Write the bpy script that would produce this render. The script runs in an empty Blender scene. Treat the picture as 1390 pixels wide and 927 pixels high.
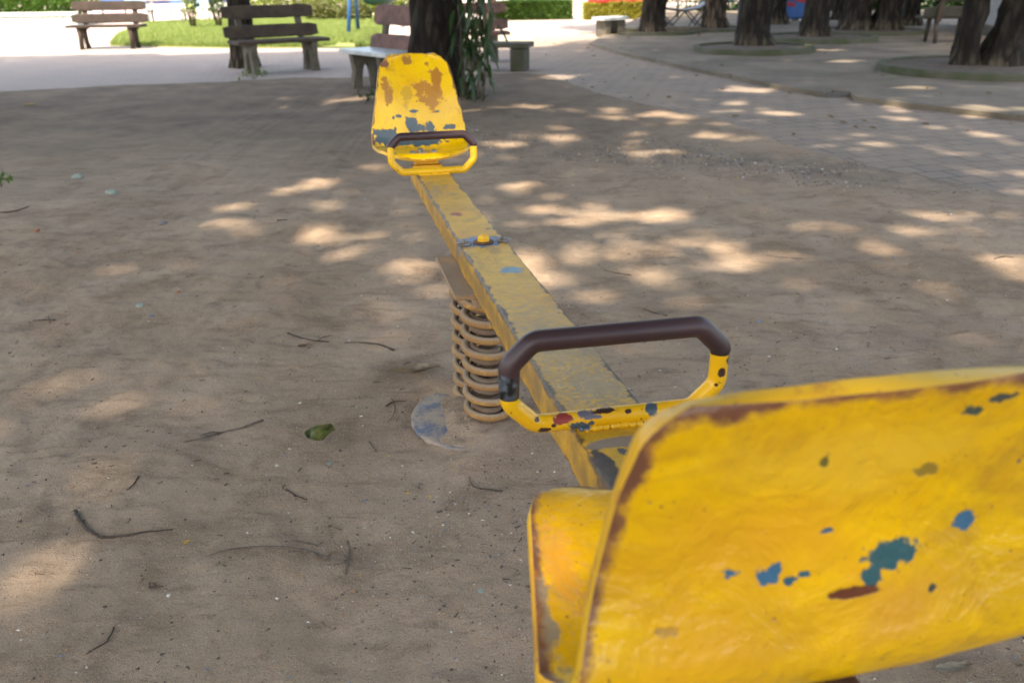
import bpy, math, random
import numpy as np
from mathutils import Vector, Matrix, noise as mnoise

R = math.radians
SC = bpy.context.scene
COL = SC.collection
RNG = np.random.default_rng(7)
random.seed(5)

# ------------------------------------------------------------------ camera
CAM_H, FPX, PITCH, ROLL = 1.3, 1192.7, 0.3944, -0.0128
cd = bpy.data.cameras.new('camera')
cam = bpy.data.objects.new('camera', cd); COL.objects.link(cam)
cd.sensor_width = 36.0
cd.lens = 36.0 * FPX / 1390.0
cd.clip_start, cd.clip_end = 0.05, 3000
cam.matrix_world = Matrix.Translation((0, 0, CAM_H)) @ Matrix.Rotation(math.pi/2 - PITCH, 4, 'X') @ Matrix.Rotation(ROLL, 4, 'Z')
cd.dof.use_dof = True
cd.dof.focus_distance = 1.95
cd.dof.aperture_fstop = 4.8
SC.camera = cam

# ------------------------------------------------------------------ world, sun, exposure
SUN_EL, SUN_AZ = R(62), R(205)        # azimuth from +Y towards +X: the sun stands high behind the camera, a little to the left
w = bpy.data.worlds.new('World'); SC.world = w; w.use_nodes = True
nt = w.node_tree; nt.nodes.clear()
sky = nt.nodes.new('ShaderNodeTexSky'); sky.sky_type = 'NISHITA'; sky.sun_disc = False
sky.sun_elevation = SUN_EL; sky.sun_rotation = SUN_AZ
sky.air_density = 1.0; sky.dust_density = 3.0; sky.ozone_density = 1.0
bg = nt.nodes.new('ShaderNodeBackground'); bg.inputs['Strength'].default_value = 0.15
wo = nt.nodes.new('ShaderNodeOutputWorld')
nt.links.new(sky.outputs[0], bg.inputs[0]); nt.links.new(bg.outputs[0], wo.inputs[0])
sl = bpy.data.lights.new('sun', 'SUN'); sl.energy = 2.2; sl.angle = R(0.9); sl.color = (1.0, 0.94, 0.86)
sun = bpy.data.objects.new('sun', sl); COL.objects.link(sun)
SDIR = Vector((math.sin(SUN_AZ)*math.cos(SUN_EL), math.cos(SUN_AZ)*math.cos(SUN_EL), math.sin(SUN_EL)))  # towards the sun
sun.rotation_euler = SDIR.to_track_quat('Z', 'Y').to_euler()
SC.view_settings.view_transform = 'Standard'; SC.view_settings.look = 'None'
SC.view_settings.exposure = 2.42; SC.view_settings.gamma = 1.0
SC.view_settings.use_white_balance = True; SC.view_settings.white_balance_temperature = 7900; SC.view_settings.white_balance_tint = 10
SC.render.engine = 'CYCLES'
SC.cycles.use_denoising = True
SC.cycles.max_bounces = 8; SC.cycles.diffuse_bounces = 4; SC.cycles.transparent_max_bounces = 8

# ------------------------------------------------------------------ helpers
def G(px, py, z=0.0):
    """ground point that a spot measured in the 1390x927 photograph stands on"""
    x, y = px - 695.0, 463.5 - py
    c, s = math.cos(ROLL), math.sin(ROLL)
    x, y = x*c - y*s, x*s + y*c
    dx, dy, dz = x, FPX*math.cos(PITCH) + y*math.sin(PITCH), -FPX*math.sin(PITCH) + y*math.cos(PITCH)
    k = (z - CAM_H)/dz
    return Vector((dx*k, dy*k, z))

class MB:
    """collects shapes and links them as one mesh object"""
    def __init__(s): s.v = []; s.f = []; s.sm = []
    def add(s, vs, fs, smooth=True):
        o = len(s.v); s.v += [tuple(v) for v in vs]
        for f in fs: s.f.append([i + o for i in f]); s.sm.append(smooth)
    def box(s, c, size, rz=0, rx=0, ry=0, seg=0, wob=0.0):
        hx, hy, hz = [d/2 for d in size]
        b = min(hx, hy, hz)*0.18
        M = Matrix.Translation(c) @ Matrix.Rotation(rz, 4, 'Z') @ Matrix.Rotation(ry, 4, 'Y') @ Matrix.Rotation(rx, 4, 'X')
        vs, idx = [], {}
        for sx in (-1, 1):
            for sy in (-1, 1):
                for sz in (-1, 1):
                    for k in range(3):
                        p = [sx*(hx-b), sy*(hy-b), sz*(hz-b)]; p[k] = (sx*hx, sy*hy, sz*hz)[k]
                        idx[(sx, sy, sz, k)] = len(vs); vs.append(M @ Vector(p))
        fs = []
        A = lambda sx, sy, sz, k: idx[(sx, sy, sz, k)]
        for q in (-1, 1):
            fs.append([A(q,-1,-1,0), A(q,1,-1,0), A(q,1,1,0), A(q,-1,1,0)][::q])
            fs.append([A(-1,q,-1,1), A(1,q,-1,1), A(1,q,1,1), A(-1,q,1,1)][::-q])
            fs.append([A(-1,-1,q,2), A(1,-1,q,2), A(1,1,q,2), A(-1,1,q,2)][::q])
        for a in (-1, 1):
            for c2 in (-1, 1):
                fs.append([A(a,c2,-1,0), A(a,c2,1,0), A(a,c2,1,1), A(a,c2,-1,1)])
                fs.append([A(a,-1,c2,0), A(a,1,c2,0), A(a,1,c2,2), A(a,-1,c2,2)])
                fs.append([A(-1,a,c2,1), A(1,a,c2,1), A(1,a,c2,2), A(-1,a,c2,2)])
                for e in (-1, 1): fs.append([A(a,c2,e,0), A(a,c2,e,1), A(a,c2,e,2)])
        s.add(vs, fs, False)
    def tube(s, pts, rad, seg=10, cap=True, jit=0.0, smooth=True):
        pts = [Vector(p) for p in pts]; n = len(pts)
        if not hasattr(rad, '__len__'): rad = [rad]*n
        t0 = (pts[1]-pts[0]).normalized()
        up = Vector((0, 0, 1)) if abs(t0.z) < 0.9 else Vector((1, 0, 0))
        nx = t0.cross(up).normalized(); vs = []
        for i in range(n):
            t = (pts[min(i+1, n-1)] - pts[max(i-1, 0)]).normalized()
            nx = (nx - t*nx.dot(t)).normalized(); ny = t.cross(nx)
            for k in range(seg):
                a = 2*math.pi*k/seg
                r = rad[i]*(1 + (jit*mnoise.noise(pts[i]*3 + Vector((math.cos(a), math.sin(a), 0))*1.7) if jit else 0))
                vs.append(pts[i] + nx*math.cos(a)*r + ny*math.sin(a)*r)
        fs = [[i*seg+k, i*seg+(k+1) % seg, (i+1)*seg+(k+1) % seg, (i+1)*seg+k] for i in range(n-1) for k in range(seg)]
        if cap: fs += [list(range(seg))[::-1], [(n-1)*seg+k for k in range(seg)]]
        s.add(vs, fs, smooth)
    def lathe(s, prof, c=(0, 0, 0), seg=32, smooth=True, M=None):
        vs = []; c = Vector(c)
        for r, z in prof:
            for k in range(seg):
                a = 2*math.pi*k/seg; p = Vector((r*math.cos(a), r*math.sin(a), z))
                vs.append(c + (M @ p if M else p))
        n = len(prof)
        fs = [[i*seg+k, i*seg+(k+1) % seg, (i+1)*seg+(k+1) % seg, (i+1)*seg+k] for i in range(n-1) for k in range(seg)]
        s.add(vs, fs, smooth)
    def prism(s, poly, z0, z1):
        """poly in XY, counter-clockwise"""
        n = len(poly); vs = [(x, y, z0) for x, y in poly] + [(x, y, z1) for x, y in poly]
        fs = [[i, (i+1) % n, n+(i+1) % n, n+i] for i in range(n)] + [list(range(n))[::-1], [n+i for i in range(n)]]
        s.add(vs, fs, False)
    def build(s, name, mat, parent=None, M=None):
        me = bpy.data.meshes.new(name); me.from_pydata(s.v, [], s.f); me.update()
        me.polygons.foreach_set('use_smooth', s.sm)
        if mat: me.materials.append(mat)
        o = bpy.data.objects.new(name, me); COL.objects.link(o)
        if parent: o.parent = parent
        if M is not None: o.matrix_local = M
        return o

def npmesh(name, V, F, mat, parent=None, smooth=False):
    """fast mesh of equal-sided faces from numpy arrays"""
    me = bpy.data.meshes.new(name); k = F.shape[1]
    me.vertices.add(len(V)); me.vertices.foreach_set('co', V.astype(np.float32).ravel())
    me.loops.add(F.size); me.loops.foreach_set('vertex_index', F.astype(np.int32).ravel())
    me.polygons.add(len(F)); me.polygons.foreach_set('loop_start', np.arange(0, F.size, k, dtype=np.int32))
    me.update(calc_edges=True); me.validate()
    me.polygons.foreach_set('use_smooth', [smooth]*len(me.polygons))
    me.materials.append(mat)
    o = bpy.data.objects.new(name, me); COL.objects.link(o)
    if parent: o.parent = parent
    return o

def tag(o, label=None, cat=None, group=None, kind=None):
    if label: o['label'] = label
    if cat: o['category'] = cat
    if group: o['group'] = group
    if kind: o['kind'] = kind
    return o
def empty(name, loc, label=None, cat=None, group=None, rz=0):
    o = bpy.data.objects.new(name, None); COL.objects.link(o)
    o.location = loc; o.rotation_euler = (0, 0, rz); o.empty_display_size = 0.1
    return tag(o, label, cat, group)
def copy_tree(o, parent=None):
    c = o.copy(); COL.objects.link(c)
    if parent: c.parent = parent
    for ch in list(o.children): copy_tree(ch, c)
    return c

# ------------------------------------------------------------------ material nodes
class N:
    def __init__(s, name):
        s.m = bpy.data.materials.new(name); s.m.use_nodes = True; s.t = s.m.node_tree; s.t.nodes.clear()
        s.out = s.n('ShaderNodeOutputMaterial'); s.tc = s.n('ShaderNodeTexCoord'); s.P = s.tc.outputs['Object']
    def n(s, k, **kw):
        x = s.t.nodes.new(k)
        for a, b in kw.items(): setattr(x, a, b)
        return x
    def put(s, sock, v):
        if isinstance(v, bpy.types.NodeSocket): s.t.links.new(v, sock)
        elif isinstance(v, (tuple, list)):
            sock.default_value = tuple(v) + ((1.0,) if len(v) == 3 and len(sock.default_value) == 4 else ())
        else: sock.default_value = v
    def noise(s, sc, det=5, rough=0.55, vec=None, dist=0.0, col=False, sxyz=None):
        x = s.n('ShaderNodeTexNoise'); v = vec if vec is not None else s.P
        if sxyz: v = s.mapping(v, scale=sxyz)
        s.put(x.inputs['Vector'], v); x.inputs['Scale'].default_value = sc; x.inputs['Detail'].default_value = det
        x.inputs['Roughness'].default_value = rough; x.inputs['Distortion'].default_value = dist
        return x.outputs['Color' if col else 'Fac']
    def voro(s, sc, feat='F1', vec=None, out='Distance', rnd=1.0):
        x = s.n('ShaderNodeTexVoronoi', feature=feat); s.put(x.inputs['Vector'], vec if vec is not None else s.P)
        x.inputs['Scale'].default_value = sc; x.inputs['Randomness'].default_value = rnd
        return x.outputs[out]
    def mapping(s, v, loc=(0,0,0), rot=(0,0,0), scale=(1,1,1)):
        x = s.n('ShaderNodeMapping'); s.put(x.inputs['Vector'], v)
        x.inputs['Location'].default_value = loc; x.inputs['Rotation'].default_value = rot; x.inputs['Scale'].default_value = scale
        return x.outputs[0]
    def math(s, op, a, b=0.0, c=None, clamp=False):
        x = s.n('ShaderNodeMath', operation=op, use_clamp=clamp); s.put(x.inputs[0], a); s.put(x.inputs[1], b)
        if c is not None: s.put(x.inputs[2], c)
        return x.outputs[0]
    def rng(s, v, a, b, lo=0.0, hi=1.0):
        x = s.n('ShaderNodeMapRange', clamp=True); s.put(x.inputs['Value'], v)
        x.inputs['From Min'].default_value = a; x.inputs['From Max'].default_value = b
        x.inputs['To Min'].default_value = lo; x.inputs['To Max'].default_value = hi
        return x.outputs[0]
    def mix(s, f, a, b):
        x = s.n('ShaderNodeMix', data_type='RGBA'); s.put(x.inputs[0], f); s.put(x.inputs[6], a); s.put(x.inputs[7], b)
        return x.outputs[2]
    def sep(s, v=None):
        x = s.n('ShaderNodeSeparateXYZ'); s.put(x.inputs[0], v if v is not None else s.P); return x.outputs
    def vm(s, op, a, b=(0,0,0), out=0):
        x = s.n('ShaderNodeVectorMath', operation=op); s.put(x.inputs[0], a); s.put(x.inputs[1], b); return x.outputs[out]
    def attr(s, name):
        x = s.n('ShaderNodeAttribute'); x.attribute_name = name; return x.outputs['Fac']
    def spot(s, c, r, amp=0.7, nsc=14, soft=0.08):
        """an irregular chip of paint around point c with radii r (object space)"""
        d = s.vm('MULTIPLY', s.vm('SUBTRACT', s.P, c), tuple(1/x for x in r))
        L = s.vm('LENGTH', d, out='Value')
        q = s.math('ADD', L, s.math('MULTIPLY', s.math('SUBTRACT', s.noise(nsc, 5, 0.65), 0.5), amp*2.6))
        return s.rng(q, 1.0+soft, 1.0-soft)
    def bump(s, h, strength=0.3, dist=0.01, normal=None):
        x = s.n('ShaderNodeBump'); s.put(x.inputs['Height'], h); x.inputs['Strength'].default_value = strength
        x.inputs['Distance'].default_value = dist
        if normal is not None: s.put(x.inputs['Normal'], normal)
        return x.outputs[0]
    def done(s, col, rough=0.8, metal=0.0, normal=None, spec=0.5, trans=None, coat=None):
        b = s.n('ShaderNodeBsdfPrincipled'); s.put(b.inputs['Base Color'], col); s.put(b.inputs['Roughness'], rough)
        s.put(b.inputs['Metallic'], metal); s.put(b.inputs['Specular IOR Level'], spec)
        if normal is not None: s.put(b.inputs['Normal'], normal)
        if coat: b.inputs['Coat Weight'].default_value = coat; b.inputs['Coat Roughness'].default_value = 0.25
        o = b.outputs[0]
        if trans is not None:
            t = s.n('ShaderNodeBsdfTranslucent'); s.put(t.inputs['Color'], trans)
            mx = s.n('ShaderNodeMixShader'); mx.inputs[0].default_value = 0.45
            s.t.links.new(o, mx.inputs[1]); s.t.links.new(t.outputs[0], mx.inputs[2]); o = mx.outputs[0]
        s.t.links.new(o, s.out.inputs[0]); return s.m

YEL, OCH, RUST, NAVY, BRN = (0.80, 0.46, 0.012), (0.46, 0.22, 0.025), (0.17, 0.06, 0.022), (0.055, 0.085, 0.11), (0.05, 0.022, 0.015)
SAND = (0.36, 0.275, 0.205)

def paint(name, dirt=0.0, chips=0.5, spots=(), edge=False, seed=0.0, worn=0.5, rough=0.38, base=YEL, sidedark=False, big=False):
    m = N(name); P = m.mapping(m.P, loc=(seed, seed*1.7, -seed)); m_P = m.P
    c = m.mix(m.rng(m.noise(5, 4, vec=P), 0.35, 0.7), base, (base[0]*0.86, base[1]*0.74, base[2]))
    c = m.mix(m.rng(m.noise(16, 6, 0.65, vec=P, dist=0.6), 0.60 - 0.04*worn, 0.66, 0, 0.8*worn), c, OCH)
    c = m.mix(m.rng(m.noise(38, 6, 0.7, vec=P), 0.62, 0.68, 0, 0.6*worn), c, (0.62, 0.30, 0.02))
    if big:
        c = m.mix(m.rng(m.noise(9, 7, 0.75, vec=m.mapping(P, scale=(0.7, 1, 1.5)), dist=0.8), 0.42, 0.64, 0, 0.8), c, (0.46, 0.235, 0.010))
        c = m.mix(m.rng(m.noise(75, 4, 0.8, vec=m.mapping(P, scale=(1, 1, 0.35))), 0.66, 0.72, 0, 0.6), c, (0.25, 0.13, 0.02))
    k = m.rng(m.noise(30, 3, 0.5, vec=m.mapping(P, loc=(3, 1, 2))), 0.735-0.05*chips, 0.75-0.05*chips)
    c = m.mix(k, c, m.mix(m.rng(m.noise(60, 2), 0.4, 0.6), NAVY, RUST)); h = m.math('MULTIPLY', k, -1.0)
    k2 = m.rng(m.noise(130, 3, 0.6, vec=P), 0.70-0.03*chips, 0.72-0.03*chips)
    c = m.mix(k2, c, RUST)
    for sp_ in spots:
        cc, r, colr, amp, nsc = sp_[:5]; k = m.spot(cc, r, amp, nsc, sp_[5] if len(sp_) > 5 else 0.08); c = m.mix(k, c, colr); h = m.math('SUBTRACT', h, k)
    if edge:
        e = m.attr('edge')
        q = m.math('ADD', e, m.math('MULTIPLY', m.math('SUBTRACT', m.noise(16, 6, 0.7, vec=P), 0.5), 0.05))
        k = m.rng(q, 0.009*edge, 0.003*edge)
        c = m.mix(k, c, (m.mix(m.rng(m.noise(28, 4), 0.42, 0.6), (0.14, 0.055, 0.03), (0.26, 0.115, 0.035)) if not sidedark else (0.05, 0.04, 0.042))); h = m.math('SUBTRACT', h, k)
    if sidedark:  # noise-broken darkening, stronger on faces turned sideways
        z = m.sep()[2]
        c = m.mix(m.math('MULTIPLY', m.rng(m.noise(9, 7, 0.75, vec=P), 0.38, 0.62, 0.15, 0.85), m.rng(m.sep(m.n('ShaderNodeNewGeometry').outputs['Normal'])[2], 0.7, 0.2, 0.45, 1.0)), c, (0.19, 0.115, 0.045))
    if dirt:
        dn = m.noise(6, 8, 0.72, vec=m.mapping(P, scale=(1, 0.35, 1)))
        k = m.rng(dn, 0.62-0.24*dirt, 0.70-0.12*dirt, 0, 0.85)
        nz = m.sep(m.n('ShaderNodeNewGeometry').outputs['Normal'])[2]
        k = m.math('MULTIPLY', k, m.rng(nz, 0.3, 0.8, 0.25, 1.0))
        c = m.mix(k, c, m.mix(m.noise(90, 3), (0.25, 0.195, 0.14), (0.37, 0.30, 0.225)))
        rough = m.math('ADD', m.math('MULTIPLY', k, 0.4), rough, clamp=True)
    hh = m.math('ADD', m.math('MULTIPLY', h, 0.6), m.math('MULTIPLY', m.noise(45, 4, vec=P), 0.5))
    wv = m.bump(m.noise(11, 4, 0.6, vec=P, dist=0.4), 0.6, 0.02) if big else None
    return m.done(c, rough, normal=m.bump(hh, 0.55, 0.002, normal=wv))

def simple(name, col, rough=0.8, var=0.25, sc=8, bump=0.2, metal=0.0, col2=None, bsc=40, bdist=0.004):
    m = N(name); c2 = col2 or tuple(x*(1-var) for x in col)
    c = m.mix(m.rng(m.noise(sc, 6, 0.6), 0.35, 0.65), col, c2)
    return m.done(c, rough, metal, normal=m.bump(m.noise(bsc, 5, 0.6), bump, bdist))

def leafmat(name, a, b, tr, rough=0.45):
    m = N(name); x = m.n('ShaderNodeNewGeometry')
    c = m.mix(x.outputs['Random Per Island'], a, b)
    return m.done(c, rough, trans=m.mix(x.outputs['Random Per Island'], tr, tuple(q*0.7 for q in tr)))

# ------------------------------------------------------------------ shape of the land
xb = np.array([-40, -9, -5.9, -4.3, -2.6, -1.2, 0.2, 0.55, 1.1, 2.0, 2.5, 3.05, 3.7, 4.6, 7.5, 16.0])
def gy(*ps): return [G(*p) for p in ps]
_b = gy((-300, 150), (0, 126), (120, 120), (180, 116), (330, 110), (440, 106), (560, 103), (660, 101), (748, 104), (818, 130), (905, 150), (985, 167), (1072, 200), (1234, 240), (1390, 276))
BX = np.array([-60.] + [p.x for p in _b] + [5.2, 9., 30.]); BY = np.array([_b[0].y+1.0] + [p.y for p in _b] + [4.0, 2.2, 0.5])
def yb(x): return np.interp(x, BX, BY)

def fbm(x, y, sc, octv=4, seed=0):
    """cheap smooth value noise on numpy arrays"""
    tot = np.zeros_like(x, dtype=float); amp = 1.0; s = 0
    for o in range(octv):
        g = np.random.default_rng(seed*31+o).random((64, 64))
        u, v = x*sc, y*sc; i, j = np.floor(u).astype(int), np.floor(v).astype(int); fu, fv = u-i, v-j
        fu = fu*fu*(3-2*fu); fv = fv*fv*(3-2*fv)
        a = g[i % 64, j % 64]; b = g[(i+1) % 64, j % 64]; c = g[i % 64, (j+1) % 64]; d = g[(i+1) % 64, (j+1) % 64]
        tot += amp*((a*(1-fu)+b*fu)*(1-fv)+(c*(1-fu)+d*fu)*fv - 0.5); s += amp; amp *= 0.5; sc *= 2.03
    return tot/s
def sstep(a, b, t): t = np.clip((t-a)/(b-a), 0, 1); return t*t*(3-2*t)

PIV = Vector((-0.079, 2.468, 0.583)); YAW, TILT = 0.1974, -0.0383
DISC = (-0.09, 2.49, 0.235)
def ground_h(x, y):
    x = np.asarray(x, float); y = np.asarray(y, float)
    d = yb(x) - y                                     # >0 on the dirt side
    h = 0.075*fbm(x, y, 0.9, 3, 1) + 0.040*fbm(x+3, y-y*0.1, 4.5, 4, 2) + 0.014*fbm(x, y, 24, 3, 3)
    # shallow trough worn by feet, low swell on the left
    near = np.exp(-((x-DISC[0])**2 + (y-DISC[1])**2)/(2*0.42**2))
    h = h*(1-0.92*near)
    r = np.hypot(x-DISC[0], y-DISC[1])
    mound = 0.026*fbm(x, y, 9, 3, 5) + 0.016*fbm(x, y, 34, 3, 6) + 0.040*sstep(-0.235, -0.09, (x-DISC[0]) + 0.35*(y-DISC[1]) + 0.25*fbm(x, y, 7, 3, 9))
    h = h + mound*np.exp(-(r/0.34)**4) + 0.003*near - 0.004
    far = 0.4*h + 0.016*fbm(x, y, 1.3, 4, 4)
    k = sstep(1.6, 0.2, d); h = h*(1-k) + far*k*0.5
    h = h - 0.035*sstep(-0.20, -1.5, d)              # under the paving
    return h
def GH(px, py):
    p = G(px, py)
    for _ in range(4): p = G(px, py, float(ground_h(p.x, p.y)))
    return p

def axis(lo, hi, step, ext_lo, ext_hi):
    a = list(np.arange(lo, hi+1e-6, step)); s, v = step, a[-1]
    while v < ext_hi: s *= 1.12; v += s; a.append(v)
    s, v, pre = step, a[0], []
    while v > ext_lo: s *= 1.12; v -= s; pre.append(v)
    return np.array(pre[::-1] + a)
XS = axis(-2.6, 3.4, 0.014, -500, 500); YS = axis(0.9, 4.6, 0.014, -300, 900)
gx, gyy = np.meshgrid(XS, YS, indexing='ij')
gz = ground_h(gx, gyy); nxg, nyg = gx.shape
gv = np.stack([gx, gyy, gz], -1).reshape(-1, 3)
ii, jj = np.meshgrid(np.arange(nxg-1), np.arange(nyg-1), indexing='ij'); b0 = (ii*nyg+jj).ravel()
gf = np.stack([b0, b0+nyg, b0+nyg+1, b0+1], 1)

def dirt_material():
    m = N('packed_sandy_dirt'); P = m.P
    c = m.mix(m.rng(m.noise(0.8, 4, 0.6, dist=0.5), 0.35, 0.66), (0.43, 0.315, 0.222), (0.30, 0.208, 0.138))
    c = m.mix(m.rng(m.noise(3.4, 6, 0.66, dist=0.6), 0.48, 0.66, 0, 0.75), c, (0.185, 0.120, 0.075))     # damp umber stains
    c = m.mix(m.rng(m.noise(2.2, 5, 0.6, vec=m.mapping(P, loc=(4, 9, 0))), 0.52, 0.70, 0, 0.6), c, (0.47, 0.36, 0.265))  # pale loose sand
    sx = m.sep()
    # dark gritty band beside the pavers
    bx = m.math('ADD', m.math('MULTIPLY', sx[0], 0.62), sx[1])
    band = m.math('SUBTRACT', 1.0, m.math('MULTIPLY', m.math('ABSOLUTE', m.math('SUBTRACT', bx, 7.6)), 1.15), clamp=True)
    band = m.math('MULTIPLY', band, m.rng(sx[0], -0.2, 1.2))
    band = m.math('MULTIPLY', band, m.rng(m.noise(4, 7, 0.7), 0.38, 0.62))
    c = m.mix(m.math('MULTIPLY', band, 0.9), c, m.mix(m.rng(m.noise(45, 4, 0.8), 0.4, 0.6), (0.075, 0.07, 0.068), (0.16, 0.145, 0.13)))
    sp = m.noise(70, 4, 0.7); c = m.mix(m.rng(sp, 0.58, 0.72, 0, 0.6), c, (0.12, 0.09, 0.07))
    c = m.mix(m.rng(m.noise(180, 3, 0.8), 0.60, 0.72, 0, 0.7), c, (0.50, 0.44, 0.37))
    v = m.voro(150); vc = m.voro(150, out='Color')
    pick = m.math('MULTIPLY', m.rng(v, 0.30, 0.22), m.rng(m.sep(vc)[0], 0.80, 0.84))
    c = m.mix(m.math('MULTIPLY', pick, 0.8), c, m.mix(m.sep(vc)[1], (0.07, 0.065, 0.065), (0.60, 0.57, 0.52)))
    st = m.noise(11, 7, 0.72, vec=m.mapping(P, rot=(0, 0, 0.5), scale=(0.45, 1.6, 1))); c = m.mix(m.rng(st, 0.52, 0.68, 0, 0.7), c, (0.16, 0.107, 0.068))
    g1 = m.noise(260, 3, 0.8); c = m.mix(m.rng(g1, 0.50, 0.68, 0, 0.55), c, (0.17, 0.125, 0.09)); g2 = m.noise(420, 2, 0.8, vec=m.mapping(P, loc=(2, 5, 1))); c = m.mix(m.rng(g2, 0.52, 0.68, 0, 0.6), c, (0.56, 0.46, 0.37))
    far = m.math('MULTIPLY', m.rng(m.math('ADD', sx[1], m.math('MULTIPLY', m.noise(0.7, 4), 4.0)), 7.2, 11.0), m.rng(sx[0], 3.0, 0.0, 0.35, 1.0))  # dirt darkened farther off: organic soil, plus denser canopy shade put into the colour
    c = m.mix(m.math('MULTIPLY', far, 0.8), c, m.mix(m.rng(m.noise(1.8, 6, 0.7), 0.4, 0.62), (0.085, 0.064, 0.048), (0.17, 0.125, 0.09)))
    h = m.math('ADD', m.noise(28, 8, 0.72), m.math('MULTIPLY', m.noise(170, 4, 0.7), 0.35))
    h = m.math('ADD', h, m.math('MULTIPLY', pick, 0.35))
    n = m.bump(h, 0.9, 0.012)
    return m.done(c, 0.95, normal=n, spec=0.2)
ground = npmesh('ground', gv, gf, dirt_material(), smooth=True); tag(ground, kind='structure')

# paving laid as a sheet just above the dirt, its near edge following yb(x)
def paver_material():
    m = N('worn_brick_pavers')
    P = m.mapping(m.P, rot=(0, 0, R(-14)))
    br = m.n('ShaderNodeTexBrick'); m.put(br.inputs['Vector'], P)
    br.inputs['Scale'].default_value = 1.0; br.inputs['Brick Width'].default_value = 0.22; br.inputs['Row Height'].default_value = 0.2
    br.inputs['Mortar Size'].default_value = 0.008; br.inputs['Mortar Smooth'].default_value = 0.4; br.inputs['Bias'].default_value = 0.0
    m.put(br.inputs['Color1'], (0.27, 0.215, 0.175)); m.put(br.inputs['Color2'], (0.22, 0.18, 0.15)); m.put(br.inputs['Mortar'], (0.075, 0.06, 0.05))
    c = m.mix(m.rng(m.noise(1.4, 6, 0.65), 0.42, 0.62, 0.1, 0.8), br.outputs['Color'], (0.29, 0.225, 0.17))
    c = m.mix(m.rng(m.noise(5, 5, 0.65), 0.58, 0.72, 0, 0.5), c, (0.12, 0.105, 0.095))
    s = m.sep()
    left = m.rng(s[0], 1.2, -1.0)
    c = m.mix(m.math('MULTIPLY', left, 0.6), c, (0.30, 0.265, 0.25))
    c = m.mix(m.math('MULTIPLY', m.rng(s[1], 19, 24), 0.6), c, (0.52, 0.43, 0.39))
    h = m.math('SUBTRACT', m.math('MULTIPLY', m.noise(40, 5), 0.3), m.math('MULTIPLY', br.outputs['Fac'], 0.6))
    return m.done(c, 0.9, normal=m.bump(h, 0.5, 0.01), spec=0.25)
px_ = np.unique(np.concatenate([np.linspace(-60, -8, 30), np.linspace(-8, 12, 200), np.linspace(12, 60, 30)]))
rows = [0, .25, .6, 1.2, 2.5, 5, 10, 20, 60]
pv = []
for i, x in enumerate(px_):
    y0 = float(yb(x)) + 0.10*mnoise.noise(Vector((x*1.3, 0, 0))) + 0.05*mnoise.noise(Vector((x*5, 3, 0)))
    for r_ in rows: pv.append((x, y0 + r_ - (0.12 if r_ == 0 else 0), -0.010 if r_ == 0 else 0.004))
pv = np.array(pv); nr = len(rows)
i0 = (np.arange(len(px_)-1)[:, None]*nr + np.arange(nr-1)[None]).ravel()
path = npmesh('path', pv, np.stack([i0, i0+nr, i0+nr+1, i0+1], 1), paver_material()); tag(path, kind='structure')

# raised concrete slab on the right with a broken edge
_s = gy((800, 63), (848, 77), (900, 88), (940, 98), (985, 106), (1045, 120), (1118, 133), (1128, 129), (1152, 131), (1160, 138), (1250, 150), (1390, 166), (1700, 200))
edge_pts = [(p.x, p.y) for p in _s]
dense = []
for a, b in zip(edge_pts[:-1], edge_pts[1:]):
    for t in np.linspace(0, 1, 7)[:-1]:
        x, y = a[0]*(1-t)+b[0]*t, a[1]*(1-t)+b[1]*t
        dense.append((x, y + 0.05*mnoise.noise(Vector((x*6, y*2, 0)))))
poly = dense + [edge_pts[-1], (30, 5.5), (40, 40), (7.0, 40), (4.3, 30), (2.4, 22)]
def slab_material():
    m = N('stained_concrete_slab')
    c = m.mix(m.rng(m.noise(0.9, 6, 0.6), 0.4, 0.62), (0.20, 0.165, 0.13), (0.125, 0.103, 0.08))
    c = m.mix(m.rng(m.noise(2.5, 5, 0.6), 0.52, 0.7, 0, 0.6), c, (0.13, 0.14, 0.085))
    c = m.mix(m.rng(m.noise(7, 6, 0.7), 0.58, 0.66, 0, 0.7), c, (0.09, 0.075, 0.06))
    return m.done(c, 0.92, normal=m.bump(m.noise(22, 7, 0.7), 0.5, 0.012), spec=0.25)
MSLAB = slab_material()
poly_slab = poly; mb = MB(); mb.prism(poly, -0.05, 0.055); slab = mb.build('pavement_slab', MSLAB); tag(slab, kind='structure')

# ------------------------------------------------------------------ the seesaw
SW = empty('spring_seesaw', PIV, 'yellow spring seesaw with peeling paint, two moulded seats and brown-gripped handlebars on the dirt', 'seesaw')
yv = Vector((-math.sin(YAW)*math.cos(TILT), math.cos(YAW)*math.cos(TILT), math.sin(TILT)))
xv = Vector((math.cos(YAW), math.sin(YAW), 0)); zv = xv.cross(yv)
BR = Matrix((xv, yv, zv)).transposed()
SW.rotation_euler = BR.to_euler()
# local frame: x = across (v), y = along the beam towards the far seat (u), z = up
def loc(v, u, w): return Vector((v, u, w))
A_, B_ = 1.2352, 1.2157
HB = 0.0705

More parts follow.
